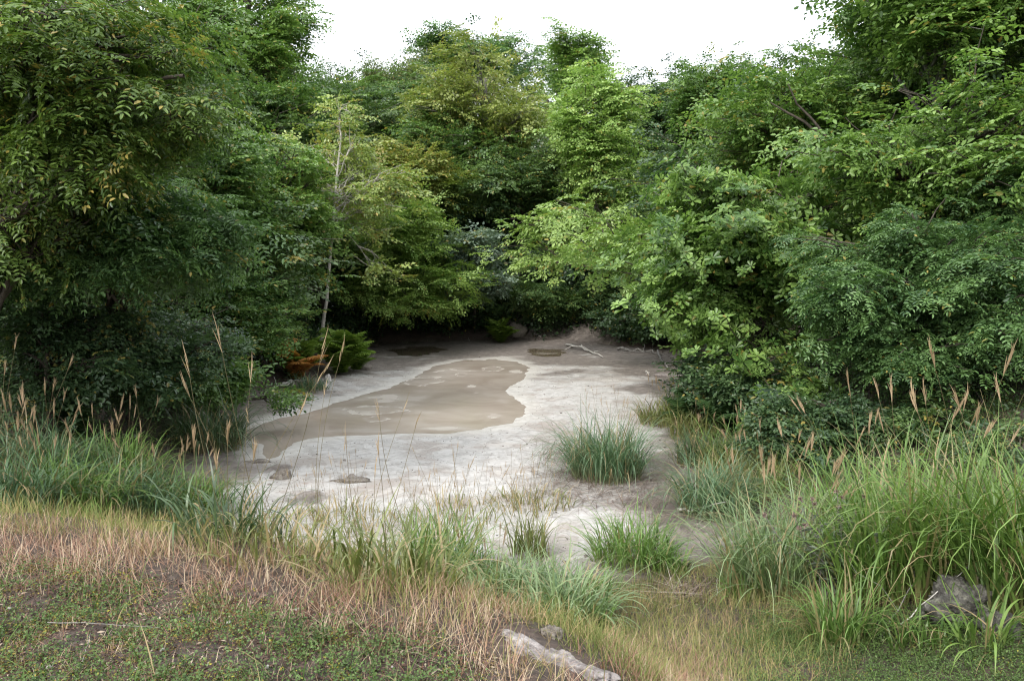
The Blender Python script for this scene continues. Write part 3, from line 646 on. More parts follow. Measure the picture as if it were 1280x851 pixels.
# ------------------------------------------------------------------ stones
def rockmat(name, c0, c1, c2, sc_=6.):
    m, nt, N = newmat(name); L = nt.links.new; tc = N('ShaderNodeTexCoord')
    n = N('ShaderNodeTexNoise', i_Scale=sc_*2.6, i_Detail=9.0, i_Roughness=.7); L(tc.outputs['Object'], n.inputs['Vector'])
    v = N('ShaderNodeTexNoise', i_Scale=sc_*9.0, i_Detail=5.0, i_Roughness=.7); L(tc.outputs['Object'], v.inputs['Vector'])
    r1 = ramp(nt, [(.3, c0), (.5, c1), (.68, c2)]); L(n.outputs['Fac'], r1.inputs[0])
    r2 = ramp(nt, [(.35, (.4, .38, .36)), (.55, (1, 1, 1))]); L(v.outputs['Fac'], r2.inputs[0])
    c = mixc(nt, .8, r1.outputs[0], r2.outputs[0], 'MULTIPLY')
    b = N('ShaderNodeBump', i_Strength=1.0, i_Distance=.012); L(v.outputs['Fac'], b.inputs['Height'])
    p = N('ShaderNodeBsdfPrincipled', i_Roughness=.9); L(c, p.inputs['Base Color']); L(b.outputs[0], p.inputs['Normal'])
    o = N('ShaderNodeOutputMaterial'); L(p.outputs[0], o.inputs[0]); return m
from mathutils import noise as mn
import bmesh
def rock(name, label, cat, loc, size, mat, seed, sub=4, rough=.35, rz=0., flatb=.45, group=None, freq=1.3):
    bm = bmesh.new(); bmesh.ops.create_icosphere(bm, subdivisions=sub, radius=1)
    for v in bm.verts:
        p = v.co.normalized(); k = Vector((seed*3.1, seed*1.7, seed*.3))
        q = 1+rough*mn.fractal(p*freq+k, .8, 2.1, 5)+.22*rough*(mn.cell(p*2.6+k)-.5)
        co = p*q
        if co.z < -flatb: co.z = -flatb
        v.co = Vector((co.x*size[0], co.y*size[1], (co.z+flatb*.7)*size[2]))
    me = bpy.data.meshes.new(name); bm.to_mesh(me); bm.free(); me.materials.append(mat)
    for p in me.polygons: p.use_smooth = True
    o = bpy.data.objects.new(name, me); COL.objects.link(o); o.location = loc; o.rotation_euler = (0, 0, rz)
    return tag(o, label, cat, group)
GREYR = rockmat('lichened_rock', (.035, .032, .03), (.11, .105, .095), (.25, .245, .20))
PALER = rockmat('pale_rock', (.09, .065, .055), (.27, .24, .23), (.46, .43, .41), 4.)
WHITR = rockmat('white_stone', (.4, .37, .34), (.62, .59, .55), (.75, .73, .7), 8.)
BROWR = rockmat('brown_stone', (.10, .085, .07), (.24, .21, .18), (.36, .33, .29), 8.)
h = hit(1210, 778); rock('boulder', 'grey lichened rock half buried under the tall grass on the right', 'rock', h+np.array([.02, .12, -.06]), (.29, .22, .21), GREYR, 4, 6, .42, .3, freq=1.5)
h = hit(1264, 800); rock('boulder', 'smaller dark rock at the right edge against the lichened rock', 'rock', h+np.array([0, .12, -.03]), (.13, .12, .11), GREYR, 8, 5, .5, .9, freq=1.9)
# the bare rocky ledge on the brink of the near bank
a, b = hit(655, 806), hit(772, 872)
h = (a+b)/2; an = math.atan2(b[1]-a[1], b[0]-a[0]); rock('rock_ledge', 'pale weathered rock ledge with mossy brown edges, in front of the silvery grass', 'rock', h+np.array([-.02, .01, -.034]), (.31, .10, .058), PALER, 5, 6, .38, an, .5, None, 2.0)
rock('boulder', 'small dark lump of rock at the upper end of the ledge', 'rock', hit(690, 800)+np.array([0, .03, -.02]), (.05, .04, .045), BROWR, 12, 4, .45)
rock('stone', 'brown stone on the mud near the pond tip', 'stone', hit(352, 597)-np.array([0, 0, .02]), (.16, .12, .10), BROWR, 21, 3, .35)
rock('stone', 'low mud-coated stone beside the ringed hollow', 'stone', hit(441, 601)-np.array([0, 0, .02]), (.25, .12, .05), BROWR, 22, 3, .5)
rock('stone', 'flat dark crust lump at the foot of the left shore', 'stone', hit(322, 578)-np.array([0, 0, .02]), (.22, .1, .05), BROWR, 23, 3, .5)
rock('stone', 'white upright stone beneath the yellow-green fern', 'stone', hit(410, 477), (.10, .07, .14), WHITR, 24, 3, .3)
rock('stone', 'pinkish boulder beside the small fern at the far shore', 'stone', hit(647, 421), (.42, .3, .42), BROWR, 25, 3, .3)
rock('stone', 'long pale flat stone on the right mud shore', 'stone', hit(838, 470), (.5, .16, .07), PALER, 26, 3, .3)
rock('stone', 'low grey stone by the dark puddle on the left of the far shore', 'stone', hit(455, 462), (.25, .16, .12), BROWR, 27, 3, .3)
ws = [(285, 782, 'white chip of stone among weeds in the middle of the near bank', 1.2), (62, 838, 'white pebble in the bottom left corner', 1.0), (334, 841, 'whitest oblong pebble at the bottom of the near bank', .9), (490, 841, 'small white pebble at the bottom below the dry grass', .6),
      (12, 764, 'pale pebble at the left edge below the pink grass', .8), (372, 765, 'grey-white pebble at the lower fringe of the pink grass', 1.), (203, 817, 'tan pebble on the weedy bank left of the dry stem', .9), (171, 842, 'tiny off-white pebble beside the bottom left weeds', .7)]
for k, (u, v, lb, s) in enumerate(ws): rock('pebble', lb, 'pebble', hit(u, v)+np.array([0, 0, .012]), (.013*s, .009*s, .008*s), WHITR, 40+k, 2, .3, k*.7)
# loose clods on the mud
r = np.random.default_rng(80); n = 22000; x, y = r.uniform(-6, 5.5, n), r.uniform(8, 31, n)**1.0
s_ = sdist(BASIN, x, y); w_ = sdist(WATER, x, y); k = (s_ < -.1) & (w_ > .12) & (r.random(n) < .25+.75*sstep(-2, 0, s_)+.25*fbm(x*1.3, y*1.3)); x, y = x[k], y[k]; z = terrain(x, y)
bm = bmesh.new(); bmesh.ops.create_icosphere(bm, subdivisions=1, radius=1); bv = np.array([v.co[:] for v in bm.verts]); bf = np.array([[v.index for v in f.verts] for f in bm.faces]); bm.free()
n = len(x); sz = r.uniform(.003, .012, n)*np.where(r.random(n) < .02, 2.6, 1); Vc = bv[None]*sz[:, None, None]*r.uniform(.6, 1.3, (n, len(bv), 1))*np.array([1, 1, .65])+np.stack([x, y, z+sz*.2], 1)[:, None]
o = build('mud_clods', Vc.reshape(-1, 3), (bf[None]+(np.arange(n)*len(bv))[:, None, None]).reshape(-1, 3), leafmat((.10, .085, .072), (.34, .31, .28), (.5, .48, .45), .9, .0, .1, 'clods'), None, {'tone': np.repeat(r.random(n), len(bv)), 'dry': np.zeros(n*len(bv))}, True); tag(o, kind='stuff')

# ------------------------------------------------------------------ dead wood
def deadbranch(label, pxs, w, mat=DEADW, seed=0, twigs=3, name='fallen_branch', lift=.04):
    r = np.random.default_rng(seed); P = np.array([hit(a, b)+np.array([0, 0, lift+c]) for a, b, c in pxs]); O = P[0].copy(); mb = MB()
    t = np.linspace(0, 1, 10); ti = np.linspace(0, 1, len(P)); pp = np.stack([np.interp(t, ti, P[:, k]) for k in range(3)], 1); pp[1:-1] += r.normal(0, w*.8, (8, 3))
    mb.tube(pp, w*(1-.7*t), 6)
    for i in range(twigs):
        j = r.integers(3, 8); q = pp[j]+r.normal(0, 1, 3)*np.array([.5, .5, .12])+np.array([0, 0, .12]); mb.tube(curve(pp[j], q, .05, 4, .06, r), np.linspace(w*.5, w*.15, 4), 5)
    o = mb.build(name, mat, None, origin=O); o.location = O; return tag(o, label, 'branch')
deadbranch('white forked branch lying beside the dark puddle on the far mud', [(708, 433, .02), (730, 438, .03), (754, 448, .0)], .05, seed=1)
deadbranch('short white branch stub pointing up by the dirt mound', [(648, 420, 0), (656, 414, .2), (654, 408, .35)], .05, seed=2, twigs=1)
deadbranch('thin curved white stick on the face of the dirt mound', [(668, 417, .05), (671, 421, .05), (676, 424, .02)], .035, seed=3, twigs=0)
deadbranch('long grey branch at the right end of the far shore', [(772, 438, 0), (790, 440, .03), (812, 441, .02), (828, 445, 0)], .05, DEADG, 4)
deadbranch('bent grey stick rising from the right mud shore', [(822, 443, .1), (826, 455, .08), (838, 464, .05), (850, 466, .02)], .035, DEADG, 5, 2)
deadbranch('small white stick on the mud under the right-hand trees', [(807, 467, .02), (812, 472, .02)], .03, DEADW, 6, 0)
deadbranch('white driftwood piece at the foot of the left bushes', [(352, 487, .1), (366, 484, .14), (370, 489, .02)], .04, DEADW, 7, 2)
deadbranch('pale dead branch tangled under the overhanging twig on the left shore', [(336, 505, .05), (350, 500, .12), (353, 512, .02)], .025, DEADW, 8, 3)
deadbranch('pale stick standing in the brown litter patch', [(897, 746, 0), (896, 742, .06), (896, 739, .14)], .006, DEADW, 9, 0, lift=0)
deadbranch('long thin dry stem lying across the weeds of the near bank', [(60, 787, .0), (130, 790, .01), (200, 797, .01)], .0022, DEADG, 10, 0, lift=.03)
deadbranch('dry stem sloping on the bottom left weeds', [(103, 836, .0), (114, 806, .03)], .002, DEADG, 11, 0, lift=.02)
deadbranch('grey leaning log in the dark gap of the far wood', [(641, 392, .0), (650, 380, .5), (656, 366, 1.0)], .09, DEADG, 12, 1)
deadbranch('dead stalk bundle leaning from the pampas onto the creepers', [(1100, 800, .0), (1130, 770, .12), (1165, 735, .3)], .006, DEADG, 13, 3, lift=.02)
deadbranch('bleached reed stalk bent across the grey rock', [(1125, 795, .06), (1180, 770, .2), (1230, 745, .3)], .005, DEADW, 14, 1, lift=.02)
deadbranch('pale root-like branch in the mouth of the gully', [(848, 640, .0), (862, 646, .03), (885, 642, .05), (905, 650, 0)], .02, DEADW, 15, 3)

# ------------------------------------------------------------------ ferns and the thistle
def frond_mesh(L, pairs, r):
    t = np.linspace(0, 1, pairs+2)[1:]; rach = lambda s: np.stack([L*(.22*s+.36*s**2.2), 0*s, L*(.98*s-.38*s**2.6)], -1)
    B = np.repeat(rach(t), 2, 0); dt = nrm(np.gradient(rach(t), axis=0)); dt = np.repeat(dt, 2, 0); sg = np.tile([1., -1.], len(t))
    ln = np.repeat(L*.26*np.sin(np.pi*np.clip(t*.86+.12, 0, 1))**.8, 2)*r.uniform(.85, 1.1, len(B))
    D = dt*.55+np.stack([0*sg, sg, -.15+0*sg], 1); N = np.array([0, 0, 1.])+.2*r.normal(0, 1, B.shape)-.3*dt
    V, Q, lv = leaves(B, D, N, ln, 'lance', .3); return V, Q, np.repeat(np.clip(r.normal(.5, .2, len(B)), 0, 1), lv)
def fern(label, px, py, L, n, c0, c1, seed, dryp, back=.0):
    r = np.random.default_rng(seed); O = hit(px, py)+np.array([0, back, 0]); O[2] = ground(O[0], O[1]); root = thing('fern', label, 'fern', O)
    ms = []
    for k in range(4):
        V, Q, to = frond_mesh(L, 17, r)
        for dd in (0., 1.):
            o = build('frond', V, Q, leafmat(c0, c1, (.58, .25, .075), .55, .35, .25, 'fern_leaf'), None, {'tone': to, 'dry': np.full(len(V), dd*.9)}); ms.append((dd, o.data)); bpy.data.objects.remove(o)
    for i in range(n):
        dd = float(r.random() < dryp); me = [m for q, m in ms if q == dd][r.integers(0, 4)]
        o = bpy.data.objects.new('frond', me); COL.objects.link(o); o.parent = root; o.rotation_euler = (r.normal(0, .12), r.normal(-.1, .22), i*2.399+r.normal(0, .2)); q = r.uniform(.7, 1.15); o.scale = (q, q, q*r.uniform(.85, 1.2))
        if dd: o['label'] = 'orange withered frond'
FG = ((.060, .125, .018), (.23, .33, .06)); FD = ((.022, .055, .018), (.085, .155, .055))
fern('fern with withered orange fronds on the left shore', 364, 481, 1.45, 30, *FG, 1, .45, .5)
fern('yellow-green fern at the foot of the slim white birch', 418, 474, 1.55, 34, *FG, 2, .06, .8)
fern('smaller fern behind the white stone, right of the yellow-green one', 440, 468, 1.15, 22, *FG, 3, .0, .6)
fern('small bright fern on the far shore beside the dirt mound', 626, 430, 1.2, 24, *FG, 4, .0, .2)
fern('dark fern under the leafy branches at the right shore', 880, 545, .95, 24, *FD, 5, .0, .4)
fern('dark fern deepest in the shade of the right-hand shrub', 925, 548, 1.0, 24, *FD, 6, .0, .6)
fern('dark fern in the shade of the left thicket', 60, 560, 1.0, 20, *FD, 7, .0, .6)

def thistle(px, py, seed):
    r = np.random.default_rng(seed); O = hit(px, py); root = thing('flowering_plant', 'grey-leaved plant with dusty pink flower heads between the plumed and yellow-green clumps', 'flowering plant', O)
    st = MB(); lp, ld = [], []
    fm = leafmat((.17, .11, .10), (.36, .27, .25), (.4, .3, .25), .9, .1, .05, 'flower_head')
    for i in range(15):
        top = np.array([r.normal(0, .2), r.normal(0, .15), r.uniform(.5, .95)]); pl = curve(np.array([r.normal(0, .05), r.normal(0, .05), 0]), top, 0, 6, .03, r); st.tube(pl, np.linspace(.006, .003, 6), 5)
        for j in range(16): t = r.uniform(.2, .95); lp.append(np.array([np.interp(t, np.linspace(0, 1, 6), pl[:, k]) for k in range(3)])); ld.append(np.append(r.normal(0, 1, 2), r.normal(0, .3)))
        m = 40; V, Q, lv = leaves(np.tile(top, (m, 1)), r.normal(0, 1, (m, 3))+np.array([0, 0, .4]), r.normal(0, 1, (m, 3)), r.uniform(.018, .034, m), 'kite', .35)
        build('flower_head', V, Q, fm, root, {'tone': np.repeat(r.random(m), lv), 'dry': np.zeros(len(V))})
    st.build('stems', BARKG, root)
    m = len(lp); V, Q, lv = leaves(np.array(lp), np.array(ld), np.array([0, 0, 1.])+r.normal(0, .4, (m, 3)), r.uniform(.05, .1, m), 'lance', .3)
    build('foliage', V, Q, leafmat((.07, .095, .06), (.20, .24, .17), name='grey_leaf'), root, {'tone': np.repeat(r.random(m), lv), 'dry': np.zeros(len(V))})
thistle(1035, 748, 3)
# ------------------------------------------------------------------ trees, back to front
SH = 'shrub'
def sh(label, px, py, d, hw, hh, kind, leaf, pal, nl, ns, seed, **k):
    k.setdefault('low', -.9); k.setdefault('tr', .05); k.setdefault('crown', 'foliage'); k.setdefault('stem', 'stems')
    return tree('shrub', label, 'shrub', px, py, d, hw, hh, kind, leaf, pal, nl, ns, seed, **k)
T = 'tree'
# the skyline on the hillside
tree(T, 'big round dark green tree on the skyline left of the open sky', 'tree', 312, 55, 40, 78, 92, 'fan_far', .16, 'fresh', 26, 1500, 101, tr=.22, lobe=.34)
tree(T, 'mid-green leafy tree below the big round skyline tree', 'tree', 345, 150, 36, 60, 48, 'fan_far', .15, 'mid', 14, 700, 102, tr=.16)
tree(T, 'dull brownish green tree with dead twigs poking above its top', 'tree', 472, 130, 50, 52, 62, 'bunch', .17, 'olive', 16, 800, 103, tr=.2)
tree(T, 'slender bluish tree with a narrow top against the sky', 'tree', 556, 85, 58, 34, 44, 'fan_far', .2, 'blue', 14, 380, 104, tr=.22, lobe=.5, base=(-4.2, 58))
tree(T, 'bluish flat-topped tree behind the autumn-tinted yellow tree', 'tree', 622, 82, 60, 62, 38, 'fan_far', .2, 'blue', 16, 620, 105, tr=.25, lobe=.45)
tree('bamboo', 'soft pale green bamboo-like clump on the hillside', 'bamboo', 505, 130, 47, 58, 40, 'willow', .24, 'mid', 16, 900, 106, tr=.05, droop=.5)
tree(T, 'airy light green tree standing highest at the middle of the skyline', 'tree', 722, 90, 50, 40, 50, 'fan_far', .17, 'fresh', 15, 420, 107, tr=.2, lobe=.42)
tree(T, 'dark tree on the skyline right of the lime green tree', 'tree', 832, 160, 44, 62, 68, 'fan_far', .16, 'deep', 18, 1100, 108, tr=.22)
tree(T, 'dark bushy tree filling the hillside under the skyline right of centre', 'tree', 800, 235, 38, 75, 75, 'fan_far', .15, 'deep', 18, 1200, 109, tr=.2)
tree(T, 'dark olive tree where the skyline meets the right-hand wood', 'tree', 905, 145, 36, 50, 52, 'fan_far', .15, 'mid', 15, 900, 110, tr=.2)
tree(T, 'shaded tree on the hillside behind the brownish green one', 'tree', 430, 190, 42, 70, 62, 'fan_far', .16, 'dark', 15, 800, 111, tr=.2)
tree(T, 'dark tree on the hillside behind the lime green tree', 'tree', 690, 165, 46, 60, 70, 'fan_far', .16, 'mid', 15, 800, 112, tr=.2)
# middle of the hillside
def deadlimb(tb, root, O):
    m = MB(); r = np.random.default_rng(6)
    def pl(pp): return np.array([at(a, b, dd) for a, b, dd in pp])
    m.tube(pl([(606, 176, 38), (622, 192, 37.6), (634, 208, 37.2), (645, 221, 37)]), [.05, .08, .10, .12], 6)
    for pp in ([(645, 221, 37), (625, 222, 36.8), (604, 232, 36.6), (588, 243, 36.4)], [(644, 221, 37), (630, 228, 36.7), (615, 246, 36.4), (598, 266, 36.2)], [(640, 222, 37), (622, 230, 36.5), (606, 250, 36.2)], [(645, 221, 37), (652, 236, 36.6), (630, 244, 36.4), (620, 258, 36.3)], [(618, 232, 36.6), (636, 240, 36.5), (642, 252, 36.3)], [(645, 221, 37), (650, 200, 37), (640, 165, 37.3), (632, 130, 37.8)]):
        p = pl(pp); t = np.linspace(0, 1, 9); q = np.stack([np.interp(t, np.linspace(0, 1, len(p)), p[:, k]) for k in range(3)], 1); q[1:-1] += r.normal(0, .05, (7, 3)); m.tube(q, np.linspace(.06, .02, 9), 5)
    m.build('dead_limb', DEADG, root, origin=O)['label'] = 'bare grey drooping limb'
tree(T, 'large yellowing tree with grey limbs in the centre of the hillside', 'tree', 612, 145, 38, 88, 82, 'fan_far', .14, 'yellow', 24, 1150, 120, tr=.2, bark=BARKG, dry=.06, lobe=.32, extra=deadlimb, base=(.6, 37.6), twigs=9)
tree(T, 'green leafy tree standing in front of the yellowing tree', 'tree', 560, 195, 36, 60, 52, 'fan_far', .14, 'mid', 14, 700, 121, tr=.16, dry=.05)
tree(T, 'tall lime green tree with a pointed crown right of the centre', 'tree', 742, 160, 33, 30, 60, 'fan_far', .14, 'pale', 9, 800, 122, tr=.14, lobe=.6,
     lobes=[(744, 108, 20, 20), (742, 145, 30, 24), (735, 190, 36, 26), (748, 225, 40, 24), (770, 255, 36, 20)], base=(3.7, 33.4))
tree(T, 'dark green tree in the hollow beneath the yellowing tree', 'tree', 655, 245, 35, 62, 50, 'fan_far', .14, 'dark', 14, 800, 123, tr=.15)
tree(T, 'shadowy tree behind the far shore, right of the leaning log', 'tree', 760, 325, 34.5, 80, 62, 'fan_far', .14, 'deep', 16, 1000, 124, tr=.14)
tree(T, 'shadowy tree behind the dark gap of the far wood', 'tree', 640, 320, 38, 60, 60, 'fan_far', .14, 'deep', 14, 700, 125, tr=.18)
sh('dark shrub at the foot of the wood behind the dirt mound', 735, 385, 33.5, 70, 30, 'fan_far', .12, 'deep', 12, 700, 126)
sh('dark layered shrub at the far shore beside the leaning log', 690, 375, 33, 45, 24, 'layer', .10, 'dark', 10, 420, 127)
sh('dark shrub on the far shore left of the small red-tinged fern', 530, 392, 34, 55, 25, 'fan_far', .12, 'deep', 12, 520, 128)
sh('dark shrub hiding the corner of the mud under the right-hand branches', 820, 395, 30, 45, 35, 'fan_far', .12, 'deep', 12, 600, 129)
sh('grey-leaved shrub with pale powdery leaves at the far left of the mud', 582, 335, 31, 38, 56, 'fan_far', .13, 'grey', 14, 560, 130, lobe=.4, base=(-1.6, 33.2))
tree(T, 'small dark autumn-brown tree between the birch and the yellowing tree', 'tree', 510, 215, 34, 40, 40, 'fan_far', .13, 'yellow', 12, 480, 131, tr=.1, dry=.22)
tree('maple_tree', 'golden green tree with flat tiers behind the layered maple', 'tree', 548, 240, 35, 40, 44, 'layer', .12, 'birch', 13, 420, 132, tr=.07, low=-.6)
tree('maple_tree', 'bright green maple with flat layered branches left of the grey shrub', 'tree', 512, 318, 30, 60, 72, 'layer', .105, 'lime', 24, 1000, 133, base=(-3.9, 33), tr=.06, lobes=[(520, 378, 48, 16, 29.5), (475, 372, 36, 15, 29.8), (545, 350, 36, 18, 29.5)], lobe=.36, droop=.1)
tree('birch_tree', 'sparse yellow-green birch with a slim white trunk', 'tree', 420, 245, 25.6, 100, 85, 'fan_far', .105, 'birch', 36, 700, 134, bark=BIRCH, dry=.10, lobe=.26, shell=.3, twigs=4, jmin=4, limb=.16,
     trunk=[([(402, 428, 23.4), (404, 408, 23.4), (409, 370, 23.3), (414, 300, 23.3), (420, 240, 23.5), (424, 195, 24), (426, 165, 24.6)], .052)], base=(at(404, 412, 23.4)[0], 23.4), lobes=[(426, 160, 26, 24), (425, 135, 22, 20), (465, 335, 28, 14, 24.5), (450, 290, 30, 14, 24.5), (370, 330, 30, 16, 24.5), (350, 270, 34, 20, 25)])
tree(T, 'leafy green tree behind the birch on its left', 'tree', 358, 262, 22.5, 62, 92, 'fan_far', .105, 'fresh', 26, 1100, 135, tr=.14, dry=.04)
tree(T, 'dark tree behind the birch trunk at the left shore', 'tree', 455, 335, 32.5, 70, 62, 'fan_far', .12, 'dark', 16, 900, 136, tr=.07)
# right-hand wood
def rlimb(tb, root, O):
    tb.tube(np.array([at(a, b, 18) for a, b in [(1024, 169), (1005, 152), (984, 141), (962, 128)]]), [.035, .03, .025, .012], 6)
    tb.tube(np.array([at(a, b, 17.8) for a, b in [(1032, 170), (1014, 148), (996, 130), (985, 105)]]), [.03, .026, .02, .012], 6)
tree('oak_tree', 'light green spreading tree at the right edge of the open sky', 'tree', 1005, 188, 21, 112, 108, 'fan', .115, 'fresh', 38, 1900, 140, tr=.16, lobe=.32, extra=rlimb, dry=.04)
tree('oak_tree', 'tall tree with grey trunks showing high at the upper right', 'tree', 1190, 15, 18, 132, 120, 'fan', .12, 'fresh', 36, 1900, 141, lobe=.30, bark=BARKG, dry=.02,
     trunk=[([None, (1190, 230, 18), (1178, 158, 18), (1160, 90, 18), (1150, 40, 18), (1140, -40, 18)], .14), ([(1175, 240, 18.1), (1157, 155, 18.1), (1135, 118, 18.1), (1105, 70, 18.1)], .07)], base=(10.0, 18.2))
tree('locust_tree', 'leafy light green tree below the grey trunks at the right edge', 'tree', 1190, 225, 13.5, 150, 105, 'fan', .09, 'fresh', 30, 1700, 142, tr=.11, lobe=.34, dry=.03)
tree('oak_tree', 'broad-leaved tree with whorled leaf rosettes leaning over the right shore', 'tree', 945, 325, 15.5, 140, 165, 'whorl', .13, 'fresh', 54, 2400, 143, tr=.12, lobe=.26, dry=.02,
     lobes=[(870, 320, 60, 30, 16.5), (810, 345, 45, 26, 17.5), (880, 390, 60, 30, 15), (945, 455, 55, 35, 14), (872, 395, 45, 28, 15.5), (980, 500, 55, 30, 13.5)], base=(5.3, 15.8))
tree(T, 'lime green branches reaching out over the mud from the right', 'tree', 790, 310, 23, 80, 30, 'fan', .13, 'lime', 14, 520, 144, tr=.09, lobe=.5, lobes=[(700, 285, 45, 18, 26), (680, 325, 38, 20, 26.5), (745, 280, 45, 18, 25)], base=(6.4, 23.5),
     trunk=[([None, (860, 330, 23.5), (800, 300, 24), (720, 290, 25.5), (660, 280, 26.5)], .10)])
tree('locust_tree', 'dark blue-green tree with feathery tiers down to the grass on the right', 'tree', 1150, 400, 11.5, 150, 130, 'pinnate', .06, 'blue', 46, 2100, 145, tr=.07, lobe=.24, dry=.015, droop=.2, base=(6.2, 12.2))
tree('locust_tree', 'dark feathery-leaved tree cut by the right edge of the view', 'tree', 1310, 330, 12, 110, 150, 'pinnate', .06, 'blue', 26, 1300, 146, tr=.1, lobe=.3)
sh('dark shrub under the whorled tree on the right shore', 930, 476, 14.5, 60, 36, 'fan', .08, 'deep', 16, 900, 147)
sh('dark low shrub behind the plumed grass under the feathery tree', 1025, 528, 11, 75, 34, 'fan', .065, 'deep', 14, 800, 148)
sh('dark shrub behind the tall pampas at the right edge', 1220, 540, 10.5, 100, 50, 'fan', .06, 'dark', 14, 800, 149)
sh('dark shrub closing the gap behind the pampas at the right edge', 1275, 590, 8.6, 75, 55, 'fan', .06, 'dark', 12, 700, 152)
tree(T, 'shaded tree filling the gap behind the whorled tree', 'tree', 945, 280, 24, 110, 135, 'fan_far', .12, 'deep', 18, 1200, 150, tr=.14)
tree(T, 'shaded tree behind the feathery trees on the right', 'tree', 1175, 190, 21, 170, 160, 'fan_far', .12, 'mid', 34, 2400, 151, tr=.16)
# left-hand wood
tree(T, 'mid-green tree behind the compound-leaved trees on the left', 'tree', 262, 265, 19, 70, 110, 'fan', .10, 'mid', 26, 1500, 160, tr=.13, lobe=.32, dry=.03)
sh('leafy bush overhanging the left shore above the orange fern', 282, 392, 18.5, 75, 58, 'fan', .085, 'mid', 22, 1150, 161, dry=.04, lobe=.34)
sh('low bush reaching a leafy twig over the mud at the left shore', 255, 470, 15, 52, 34, 'fan', .075, 'mid', 16, 750, 162, lobe=.36, lobes=[(345, 497, 14, 8, 15)])
sh('dark bush in the thicket over the left slope', 165, 445, 12.5, 85, 55, 'fan', .075, 'deep', 18, 1000, 163)
sh('dark bush at the left edge deep in the thicket', 60, 440, 11, 110, 60, 'fan', .07, 'deep', 18, 1000, 164)
tree('locust_tree', 'dark bluish compound-leaved tree low on the left', 'tree', 125, 300, 10.8, 145, 98, 'pinnate', .068, 'blue', 44, 1700, 165, tr=.07, lobe=.24, dry=.02, base=(-6.2, 12.5))
tree('locust_tree', 'overhanging tree with yellow-tinged compound leaves at the upper left', 'tree', 95, 115, 8.8, 180, 150, 'pinnate', .06, 'locust', 60, 1300, 166, lobe=.22, low=-.95, dry=.07, droop=.45, base=(-7.3, 9.8), twigs=8, tone_s=.3, shell=.2, depth=1.5, lobes=[(0, 240, 70, 40, 8.8), (-40, 300, 60, 45, 9.2), (60, 275, 55, 35, 9.2)],
     trunk=[([None, (-110, 330, 9.7), (-70, 200, 9.5), (20, 80, 9.2), (130, -40, 9)], .10), ([(-70, 200, 9.5), (40, 150, 9.1), (140, 110, 8.8), (230, 95, 8.6)], .045)])
tree('locust_tree', 'shaded dark tree behind the overhanging compound leaves', 'tree', 100, 150, 13.5, 190, 150, 'pinnate_far', .085, 'mid', 30, 1500, 167, tr=.14, lobe=.3)
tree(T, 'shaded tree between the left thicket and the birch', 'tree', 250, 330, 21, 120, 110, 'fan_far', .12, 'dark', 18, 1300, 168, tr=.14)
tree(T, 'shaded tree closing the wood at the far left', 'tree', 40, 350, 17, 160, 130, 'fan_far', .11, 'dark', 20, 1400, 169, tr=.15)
# trees standing close behind one another on the hillside
HID = dict(group='hidden trees on the wooded hillside')
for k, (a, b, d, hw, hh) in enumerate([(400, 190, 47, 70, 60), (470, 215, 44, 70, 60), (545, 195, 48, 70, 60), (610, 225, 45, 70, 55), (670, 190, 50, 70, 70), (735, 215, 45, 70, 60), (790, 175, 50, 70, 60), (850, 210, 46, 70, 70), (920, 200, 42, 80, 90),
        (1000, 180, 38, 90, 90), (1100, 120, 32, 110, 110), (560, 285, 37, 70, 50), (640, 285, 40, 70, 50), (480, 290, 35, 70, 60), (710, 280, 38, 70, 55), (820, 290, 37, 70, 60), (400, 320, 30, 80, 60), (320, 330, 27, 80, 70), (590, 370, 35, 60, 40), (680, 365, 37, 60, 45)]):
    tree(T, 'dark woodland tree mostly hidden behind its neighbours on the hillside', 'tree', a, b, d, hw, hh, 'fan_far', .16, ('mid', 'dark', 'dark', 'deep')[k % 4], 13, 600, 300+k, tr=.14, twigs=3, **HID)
# the wood goes on out of sight on both sides and over the hill
for k, (x, y, hgt) in enumerate([(-12, 34, 9), (-16, 27, 9), (-13, 20, 8), (-17, 44, 10), (-9, 45, 9), (12, 33, 9), (15, 26, 9), (15, 42, 10), (20, 34, 10), (9, 47, 9), (-22, 36, 10), (2, 56, 9), (-12, 58, 10), (14, 56, 10), (13, 19, 9), (14, 12, 7), (-12, 10, 8)]):
    z = ground(x, y)+hgt*.6; c = (np.array([x, y, z])-np.array([0, 0, CAMZ])); f = y*cp-c[2]*sp; v = y*sp+c[2]*cp
    tree(T, 'dark woodland tree mostly hidden behind its neighbours on the hillside', 'tree', CX+F*x/f, CY-F*v/f, y, 3.2/y*F, hgt*.45/y*F, 'fan_far', .17, ('dark', 'mid', 'deep')[k % 3], 14, 620, 200+k, tr=.18, group='hidden trees on the wooded hillside')

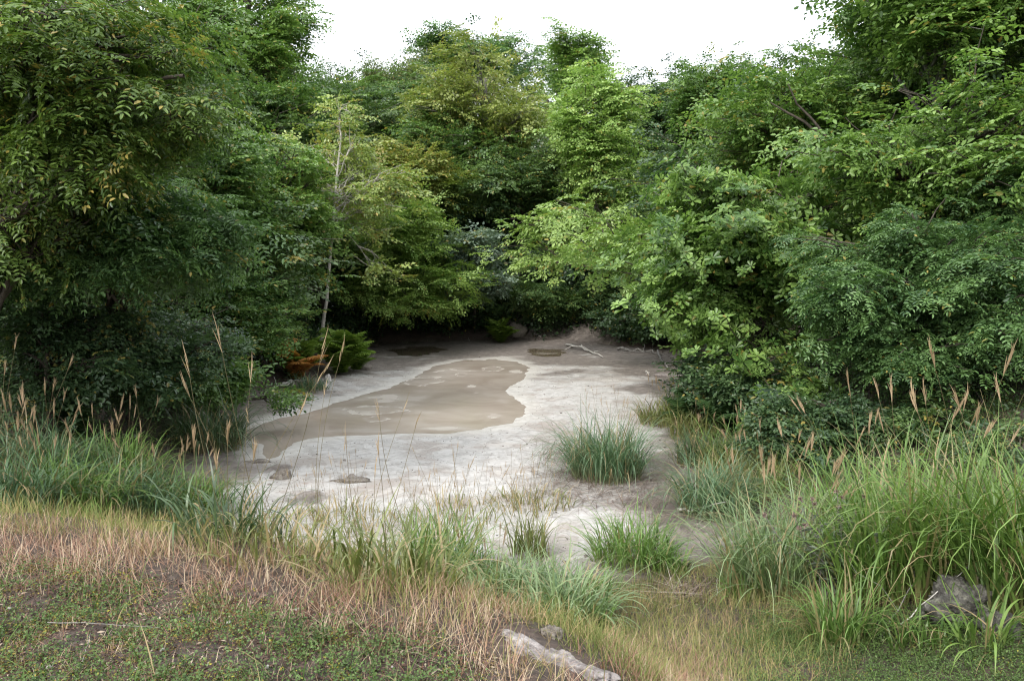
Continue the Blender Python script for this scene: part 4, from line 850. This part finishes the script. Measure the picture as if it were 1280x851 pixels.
# ------------------------------------------------------------------ light, sky and camera
SUN_EL, SUN_AZ = R(42), R(212)          # high, veiled, from behind the left shoulder (azimuth clockwise from +Y)
w = bpy.data.worlds.new('World'); sc.world = w; w.use_nodes = True; nt = w.node_tree; nt.nodes.clear()
sky = nt.nodes.new('ShaderNodeTexSky'); sky.sky_type = 'NISHITA'; sky.sun_disc = False; sky.sun_elevation = SUN_EL; sky.sun_rotation = SUN_AZ; sky.dust_density = 4; sky.air_density = 1
mx = nt.nodes.new('ShaderNodeMix'); mx.data_type = 'RGBA'; mx.inputs[0].default_value = .82; mx.inputs[7].default_value = (8.3, 8.6, 8.9, 1)
nt.links.new(sky.outputs[0], mx.inputs[6])
bg = nt.nodes.new('ShaderNodeBackground'); bg.inputs[1].default_value = .125; nt.links.new(mx.outputs[2], bg.inputs[0])
wo = nt.nodes.new('ShaderNodeOutputWorld'); nt.links.new(bg.outputs[0], wo.inputs[0])
sl = bpy.data.lights.new('sun', 'SUN'); sl.energy = 1.5; sl.angle = R(11); sl.color = (1, .96, .9)
so = bpy.data.objects.new('sun', sl); COL.objects.link(so)
dirv = Vector((math.sin(SUN_AZ)*math.cos(SUN_EL), math.cos(SUN_AZ)*math.cos(SUN_EL), math.sin(SUN_EL)))
so.rotation_euler = dirv.to_track_quat('Z', 'Y').to_euler(); so.location = dirv*60
cam = bpy.data.cameras.new('camera'); cam.sensor_width = 36; cam.lens = 36*F/1280; cam.clip_end = 1000; cam.clip_start = .1
co = bpy.data.objects.new('camera', cam); COL.objects.link(co); co.location = (0, 0, CAMZ); co.rotation_euler = (math.pi/2-PITCH, 0, 0); sc.camera = co
sc.view_settings.view_transform = 'Standard'; sc.view_settings.look = 'None'; sc.view_settings.exposure = 1.1; sc.view_settings.gamma = 1
sc.render.engine = 'CYCLES'; cy = sc.cycles; cy.max_bounces = 10; cy.diffuse_bounces = 7; cy.transmission_bounces = 6; cy.glossy_bounces = 2; cy.use_denoising = True
cy.filter_width = 1.2; cy.sample_clamp_indirect = 4; cy.use_adaptive_sampling = False
sc.render.film_transparent = False
